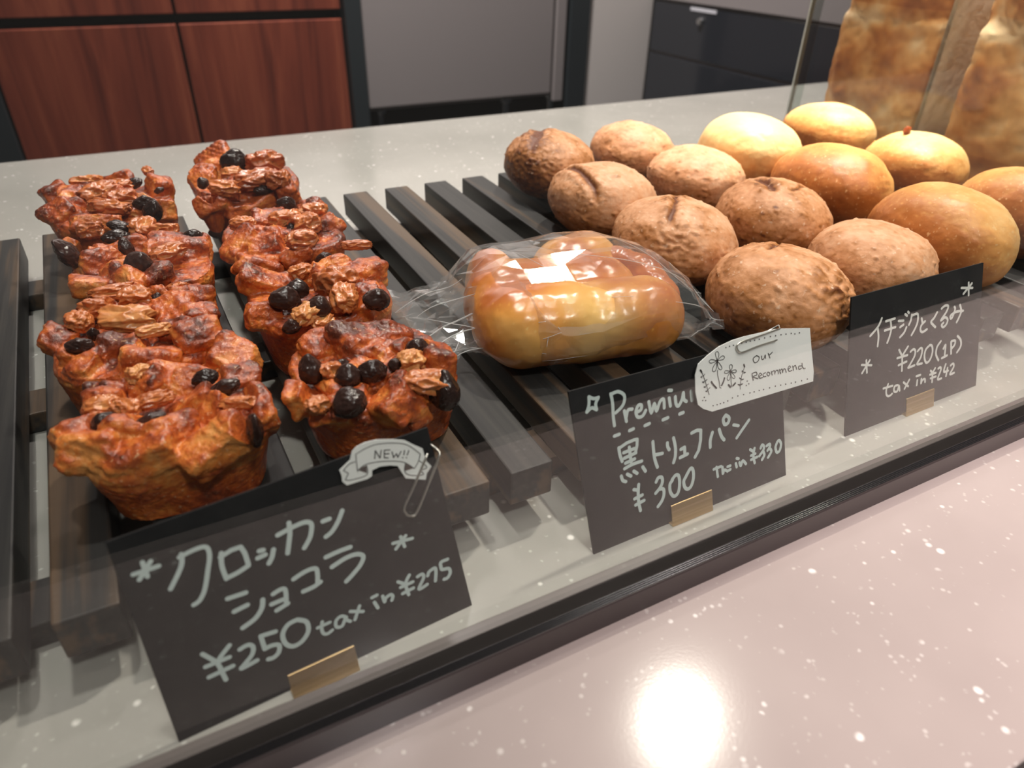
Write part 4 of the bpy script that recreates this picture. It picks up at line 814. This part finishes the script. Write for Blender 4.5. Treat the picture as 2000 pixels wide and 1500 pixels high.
# ------------------------------------------------------------------ bread in a clear bag
rt = empty('truffle_roll', (.85, 1.3, HT))
tag(rt, 'shiny golden curled bread roll inside the clear bag', 'bread roll')
RB = []
for p0, p1, r0_, r1_, h0, h1 in (((.695, 1.240), (.975, 1.165), .108, .098, .094, .092), ((.665, 1.275), (.715, 1.450), .078, .066, .088, .098),
                                 ((.72, 1.35), (.95, 1.33), .115, .105, .098, .088), ((.93, 1.43), (.985, 1.44), .098, .096, .098, .098)):
    for k in range(7):
        u = k / 6
        RB.append(((p0[0] + (p1[0] - p0[0]) * u, p0[1] + (p1[1] - p0[1]) * u, (h0 + (h1 - h0) * u) * (1 - .10 * math.exp(-((u - .55) / .12) ** 2))),
                   (r0_ + (r1_ - r0_) * u, (r0_ + (r1_ - r0_) * u) * (1 - .06 * math.exp(-((u - .55) / .12) ** 2)), h0 + (h1 - h0) * u)))
parts = [blob((c[0] - .85, c[1] - 1.3, c[2]), r, (0, 0, 0), 2.15, 4, 0, 1.1, i) for i, (c, r) in enumerate(RB)]
co, no, F = fuse(parts, .0052, 30)
g = fbm(co, 14, 3, 3)
g2 = fbm(co, 60, 8, 2)
co = co + no * (g * .003 + g2 * .0005)[:, None]
co[:, 2] = np.maximum(co[:, 2], 0)
pore = np.clip(fbm(co, 170, 40, 1) - .45, 0, 1)
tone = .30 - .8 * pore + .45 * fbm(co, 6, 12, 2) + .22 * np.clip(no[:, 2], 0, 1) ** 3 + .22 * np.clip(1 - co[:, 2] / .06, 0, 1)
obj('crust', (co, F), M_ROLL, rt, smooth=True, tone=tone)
def arm(pts, rad, seed, tn):
    P = [Vector(p) for p in pts]
    parts = []
    for i in range(len(P) - 1):
        for k in range(4):
            t_ = k / 4
            c = P[i].lerp(P[i + 1], t_)
            r = rad[i] * (1 - t_) + rad[i + 1] * t_
            parts.append(blob(tuple(c), (r, r, r * .9), (0, 0, 0), 2, 2, 0, 1, 0))
    q, nn, ff = fuse(parts, .0045, 6)
    a = fbm(q, 22, seed, 3)
    q = q + nn * (a * .004)[:, None]
    obj('curl', (q, ff), M_ROLL, rt, smooth=True, tone=tn + .2 * a)
arm([(c[0] - .85, c[1] - 1.3, c[2] - HT) for c in ((.985, 1.405, .270), (1.045, 1.385, .268), (1.075, 1.30, .262), (1.070, 1.215, .240), (1.035, 1.150, .205))], [.030, .044, .046, .046, .035], 5, .72)
M_FILM, nt, gl, fc = mat_pane('clear_cellophane', (.97, .97, .97), .085)
out = nt.nodes['Material Output']
old = out.inputs[0].links[0].from_socket
hz = N(nt, 'ShaderNodeBsdfDiffuse')
hz.inputs[0].default_value = (.9, .9, .9, 1)
mh = N(nt, 'ShaderNodeMixShader')
mh.inputs[0].default_value = .05
nt.links.new(old, mh.inputs[1])
nt.links.new(hz.outputs[0], mh.inputs[2])
nt.links.new(mh.outputs[0], out.inputs[0])
h = tex(nt, 60, 2, .5, None, 1.2)
bp = N(nt, 'ShaderNodeBump')
bp.inputs['Strength'].default_value = .10
bp.inputs['Distance'].default_value = .001
nt.links.new(h, bp.inputs['Height'])
nt.links.new(bp.outputs[0], gl.inputs['Normal'])
gl.inputs['Roughness'].default_value = .07
# bag: rings along its length; (x, y, half depth, z low, z high, sharpness)
ST = [
    (.475, 1.43, .215, .139, .215, 1.2), (.50, 1.425, .19, .139, .225, 1.2), (.53, 1.42, .175, .139, .235, 1.3), (.56, 1.41, .155, .139, .245, 1.4), (.59, 1.40, .150, .138, .262, 1.5), (.62, 1.38, .165, .137, .285, 1.8), (.645, 1.365, .19, .136, .305, 2.0),
    (.69, 1.345, .225, .135, .335, 2.4), (.722, 1.34, .228, .135, .342, 2.5), (.738, 1.335, .229, .135, .344, 2.5), (.775, 1.33, .230, .135, .345, 2.5), (.812, 1.325, .231, .135, .346, 2.5), (.828, 1.325, .232, .135, .346, 2.5),
    (.90, 1.315, .235, .135, .350, 2.5), (1.00, 1.30, .230, .135, .350, 2.4),
    (1.07, 1.275, .210, .135, .330, 2.1), (1.11, 1.26, .180, .135, .295, 1.8), (1.14, 1.235, .135, .138, .255, 1.5), (1.152, 1.225, .120, .140, .240, 1.3), (1.162, 1.215, .140, .150, .240, 1.2)]
rnd = random.Random(5)
n = 40
V, F = [], []
for i, (x, y, hy, z0, z1, p) in enumerate(ST):
    for k in range(n):
        a = 2 * math.pi * k / n
        c, s = math.cos(a), math.sin(a)
        q = (abs(c) ** p + abs(s) ** p) ** (-1 / p)
        zz = (z0 + z1) / 2 + (z1 - z0) / 2 * q * s
        end = 1.0 if i < 6 or i > 15 else .3
        j = rnd.uniform(-1, 1) * .013 * end
        xx = x + rnd.uniform(-1, 1) * .010 * end
        yy = y + hy * q * c + j * .6
        zz = max(.1345, zz + (j if zz > .15 else abs(j) * .3))
        if 8 <= i <= 12 and s > 0 and yy < 1.33:
            # front shoulder flattened and tilted to mirror the right downlight as a highlight
            xx = x
            zz = min(zz + .02, .336 + (yy - 1.30) * .401 + (xx - .775) * .032)
        V.append((xx, yy, max(zz, .1345)))
m_ = len(ST)
for i in range(m_ - 1):
    for k in range(n):
        a, b_, c, d = i * n + k, i * n + (k + 1) % n, (i + 1) * n + (k + 1) % n, (i + 1) * n + k
        if 8 <= i <= 11:
            F.append((a, b_, c, d))
        elif (i + k) % 2:
            F += [(a, b_, c), (a, c, d)]
        else:
            F += [(a, b_, d), (b_, c, d)]
bag = obj('clear_bag', ([(x - .82, y - 1.3, z - HT) for x, y, z in V], F), M_FILM, None, (.82, 1.3, HT))
tag(bag, 'crumpled clear cellophane bag wrapped around the curled roll', 'bag')
# doubled-over folds of the film catch the light as pale lines
M_FOLD, nt, b = new_mat('folded_cellophane')
b.inputs['Base Color'].default_value = (.9, .9, .9, 1)
b.inputs['Roughness'].default_value = .12
b.inputs['Alpha'].default_value = .42
b.inputs['Specular IOR Level'].default_value = .9
def fold(i0, k0, i1, k1, r):
    steps = max(abs(i1 - i0), 1) * 2
    pts = []
    for t_ in range(steps + 1):
        u = t_ / steps
        fi, fk = i0 + (i1 - i0) * u, k0 + (k1 - k0) * u
        ia, ka = int(math.floor(fi)), int(math.floor(fk))
        ib, kb = min(ia + 1, m_ - 1), ka + 1
        g = lambda i, k: Vector(V[i * n + k % n])
        p = (g(ia, ka) * (1 - (fi - ia)) + g(ib, ka) * (fi - ia)) * (1 - (fk - ka)) + (g(ia, kb) * (1 - (fi - ia)) + g(ib, kb) * (fi - ia)) * (fk - ka)
        pts.append((p.x - .82, p.y - 1.3, p.z - HT + .001))
    pts = [Vector(q) for q in pts]
    for _ in range(4):
        pts = [pts[0]] + [(pts[q - 1] + pts[q] * 2 + pts[q + 1]) / 4 for q in range(1, len(pts) - 1)] + [pts[-1]]
    m = len(pts)
    return tube(pts, [r * (.35 + .65 * math.sin(math.pi * (q + .5) / m)) for q in range(m)], 5)
FOLDS = [(0, 22, 6, 23, .0020), (0, 20, 7, 21.5, .0012), (0, 25, 6, 25, .0016), (0, 17, 7, 17, .0014), (0, 14, 6, 15, .0020), (1, 11, 6, 12, .0014), (0, 8, 5, 9, .0016),
         (0, 28, 5, 28, .0012), (0, 23, 3, 17, .0014), (1, 12, 5, 18, .0012), (2, 24, 8, 18, .0012), (7, 23, 15, 23.5, .0009), (8, 17, 8, 12, .0012), (7, 20, 8, 15, .0010), (12, 10, 16, 15, .0010),
         (14, 17, 19, 19, .0016), (15, 22, 19, 21, .0018), (15, 12, 19, 16, .0012), (16, 25, 19, 24, .0014), (14, 8, 19, 12, .0012), (9, 9, 13, 16, .0008)]
for a_ in FOLDS:
    obj('fold', fold(*a_), M_FOLD, bag, smooth=True)


# ------------------------------------------------------------------ price cards
def ribbon(strokes, z0):
    """flat marker strokes with round ends, in card coordinates (u, v)"""
    V, F = [], []
    for si, (w, fl) in enumerate(strokes):
        P = [Vector((fl[i] / 1e4, fl[i + 1] / 1e4)) for i in range(0, len(fl), 2)]
        r = w / 2e4
        z = z0 + (si % 7) * .00006
        for a, b_ in zip(P[:-1], P[1:]):
            d = b_ - a
            if d.length < 1e-6: d = Vector((1, 0))
            d.normalize()
            nn = Vector((-d.y, d.x)) * r
            k = len(V)
            V += [(a.x + nn.x, a.y + nn.y, z), (a.x - nn.x, a.y - nn.y, z), (b_.x - nn.x, b_.y - nn.y, z), (b_.x + nn.x, b_.y + nn.y, z)]
            F.append((k, k + 1, k + 2, k + 3))
        for a in P:
            z += .000003
            k = len(V)
            V += [(a.x + r * math.cos(2 * math.pi * t_ / 10), a.y + r * math.sin(2 * math.pi * t_ / 10), z) for t_ in range(10)]
            F.append(tuple(range(k, k + 10)))
    return V, F


def on_card(name, vf, mat, parent, smooth=False):
    """card coordinates are (along, up, towards the viewer); tilt them onto the leaning card"""
    th = math.radians(18)
    v = [(u, w_ * math.sin(th) - d * math.cos(th), w_ * math.cos(th) + d * math.sin(th)) for u, w_, d in vf[0]]
    return obj(name, (v, vf[1]), mat, parent, smooth=smooth)


def slab(poly, d0, d1):
    n_ = len(poly)
    v = [(a, b_, d1) for a, b_ in poly] + [(a, b_, d0) for a, b_ in poly]
    f = [tuple(range(n_)), tuple(range(2 * n_ - 1, n_ - 1, -1))] + [(i, n_ + i, n_ + (i + 1) % n_, (i + 1) % n_) for i in range(n_)]
    return v, f


def card_root(name, C, label, cat, group=None):
    r = empty(name, tuple(C['o']), math.radians(C['rz']))
    tag(r, label, cat, group)
    return r


def wire(pts, depth, r):
    return tube([(a, b_, depth if not isinstance(depth, list) else depth[i]) for i, (a, b_) in enumerate(pts)], r, 8)


PG = 'handwritten black price cards'
for C, ink, im, lab in ((C1, INK_C1, M_INK, 'black price card reading 250 yen at the front left, leaning before the muffins'),
                        (C2, INK_C2, M_INK, 'black price card reading Premium and 300 yen, before the bagged bread'),
                        (C3, INK_C3, M_INKW, 'black price card reading 220 yen, leaning before the fig buns')):
    r = card_root('price_card', C, lab, 'price card', PG)
    q = [tuple(a) for a in C['q']]
    on_card('card', slab([q[3], q[2], q[1], q[0]], -.004, 0), M_CARD, r)
    on_card('handwriting', ribbon(ink, .0006), im, r)

BG = 'small brass card stands'
for C, u0, off, lab in ((C1, .1622, -.021, 'brass card stand holding the big front-left card for the muffins'),
                        (C2, .1805, -.011, 'brass card stand holding the card that has the flower tag'),
                        (C3, .2030, -.011, 'brass card stand holding the card before the fig buns')):
    r = card_root('card_stand', C, lab, 'card stand', BG)
    u1 = u0 + .105
    # bent strip: leaning front lip, flat foot, leaning back lip
    prof = [(off - .0012, .0004), (off + .0134, .0445), (off + .0160, .0445), (off + .0020, .0026), (.054, .0026), (.054, .0004)]
    bevel(obj('front_lip', prism(prof, 'x', u0, u1), M_BRASS, r), .0006)
    prof = [(.0070, .0028), (.0205, .0445), (.0230, .0445), (.0100, .0028)]
    bevel(obj('back_lip', prism(prof, 'x', u0, u1), M_BRASS, r), .0006)

# paper labels and their clips
r = card_root('paper_label', C1, 'white ribbon-shaped paper label reading NEW, clipped to the 250 yen card', 'label')
on_card('paper', slab([tuple(a) for a in NEW_OUT][::-1], .012, .0135), M_PAPER, r)
on_card('ink', ribbon(INK_NEW, .0139), M_PEN, r)
pv = []
for p_ in NEW_PATCH:
    pv.append(([(a, b_, .0138) for a, b_ in p_], [tuple(range(len(p_)))]))
on_card('ribbon_shade', join(pv), plain('brown_pencil', (.13, .10, .095), .6), r)
r = card_root('paper_clip', C1, 'steel paper clip hanging slanted at the right of the NEW label', 'paper clip', 'steel paper clips on the cards')
n_ = len(CLIP_A)
dep = [.0165 if i < n_ * .78 else .0165 - .020 * (i / n_ - .78) / .22 for i in range(n_)]
on_card('wire_loop', wire([tuple(a) for a in CLIP_A], dep, .0021), M_WIRE, r, True)
bk = [(CLIP_A[-1][0], CLIP_A[-1][1]), (CLIP_A[-1][0] - .010, CLIP_A[-1][1] - .012), (.430, .262), (.412, .240)]
on_card('rear_wire', wire(bk, [-.0035, -.0085, -.0085, -.0085], .0021), M_WIRE, r, True)

r = card_root('recommendation_tag', C2, 'white paper tag with drawn flowers reading Our Recommend, on the 300 yen card', 'tag')
on_card('paper', slab([tuple(a) for a in TAG_OUT][::-1], .012, .0135), M_PAPER, r)
on_card('ink', ribbon(INK_TAG, .0139), M_PEN, r)
r = card_root('paper_clip', C2, 'steel paper clip lying level across the top of the flower tag', 'paper clip', 'steel paper clips on the cards')
n_ = len(CLIP_B)
dep = [.0165 if i < n_ * .75 else .0165 - .004 * (i / n_ - .75) / .25 for i in range(n_)]
on_card('wire_loop', wire([tuple(a) for a in CLIP_B], dep, .0019), M_WIRE, r, True)
e = CLIP_B[-1]
on_card('rear_wire', wire([(e[0], e[1]), (e[0] + .008, e[1] + .004), (e[0] - .01, e[1] - .006), (e[0] - .10, e[1] - .012)], [.0125, .004, -.0085, -.0085], .0019), M_WIRE, r, True)

# ------------------------------------------------------------------ loaves behind the clear divider
dv = obj('clear_divider', box(-.012, .012, -1.0, 1.0, 0, 1.3), M_ACRYL, None, (3.118, 1.763, 0))
bevel(obj('edge_highlight', box(-.013, .013, 1.0, 1.012, 0, 1.3), plain('pale_edge_highlight', (.62, .66, .63), .25), dv), .003)  # edge strip with its highlight put into the pale colour
bevel(obj('corner_strip', box(-.0135, -.0122, .93, 1.0, 0, 1.3), mat_pane('thick_acrylic', (.80, .84, .82), .10)[0], dv), .0002)
tag(dv, 'upright clear acrylic divider between the buns and the tall loaves', 'divider')


def loaf(label, y0, y1, seed, cut):
    x0, x1 = 3.2, 3.78
    cx, cy = (x0 + x1) / 2, (y0 + y1) / 2
    hx, hy = (x1 - x0) / 2, (y1 - y0) / 2
    r = empty('tall_loaf', (cx, cy, 0))
    tag(r, label, 'loaf', 'tall white bread loaves behind the divider')
    parts = []
    V, F = [], []
    n = 48
    prof = [(.93, 0), (.97, .02), (.985, .35), (1.0, .66), (.93, .70)]
    for q_, z in prof:
        for k in range(n):
            a = 2 * math.pi * k / n
            c, s = math.cos(a), math.sin(a)
            q = (abs(c) ** 9 + abs(s) ** 9) ** (-1 / 9)
            V.append((hx * q_ * q * c, hy * q_ * q * s, z))
    for i in range(len(prof) - 1):
        for k in range(n):
            F.append((i * n + k, i * n + (k + 1) % n, (i + 1) * n + (k + 1) % n, (i + 1) * n + k))
    F.append(tuple(range(n - 1, -1, -1)))
    F.append(tuple((len(prof) - 1) * n + k for k in range(n)))
    parts = [(V, F)]
    for s in (-1, 1):
        parts.append(blob((s * hx * .48, 0, .76), (hx * .60, hy * 1.04, .20), (0, 0, 0), 2.5, 4, .08, 1.4, seed + s))
    co, no, F = fuse(parts, .009, 3)
    g = fbm(co, 6, seed, 3)
    g2 = fbm(co, 30, seed + 3, 3)
    co = co + no * (g * .010 + g2 * .003)[:, None]
    co[:, 2] = np.maximum(co[:, 2], 0)
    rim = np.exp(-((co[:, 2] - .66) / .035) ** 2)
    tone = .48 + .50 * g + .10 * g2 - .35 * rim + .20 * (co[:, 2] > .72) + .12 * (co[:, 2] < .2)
    obj('crust', (co, F), M_LOAF, r, smooth=True, tone=tone)
    if cut:
        v, f = [], []
        nx, nz = 26, 34
        for i in range(nz + 1):
            for k in range(nx + 1):
                x = -hx * .93 + 2 * hx * .93 * k / nx
                z = .02 + .78 * i / nz
                v.append((x, -hy * 1.035 - .006 + .004 * noise.noise(Vector((x * 40, z * 40, seed))), z))
        for i in range(nz):
            for k in range(nx):
                a = i * (nx + 1) + k
                f.append((a, a + 1, a + nx + 2, a + nx + 1))
        n0 = len(v)
        v += [(x, y + .02, z) for x, y, z in v]
        f += [tuple(reversed([i + n0 for i in q])) for q in f]
        obj('cut_face', (v, f), M_CRUMB, r, smooth=True, tone=np.random.RandomState(3).uniform(.1, .5, len(v)))
    return r


loaf('tall loaf farthest along the divider, with its pale cut end towards the glass', 2.11, 2.68, 3, True)
loaf('tall loaf second from the far end of the divider, brown crust side', 1.44, 1.99, 9, False)
loaf('tall loaf third from the far end of the divider, cut off by the photo edge', .84, 1.38, 15, False)
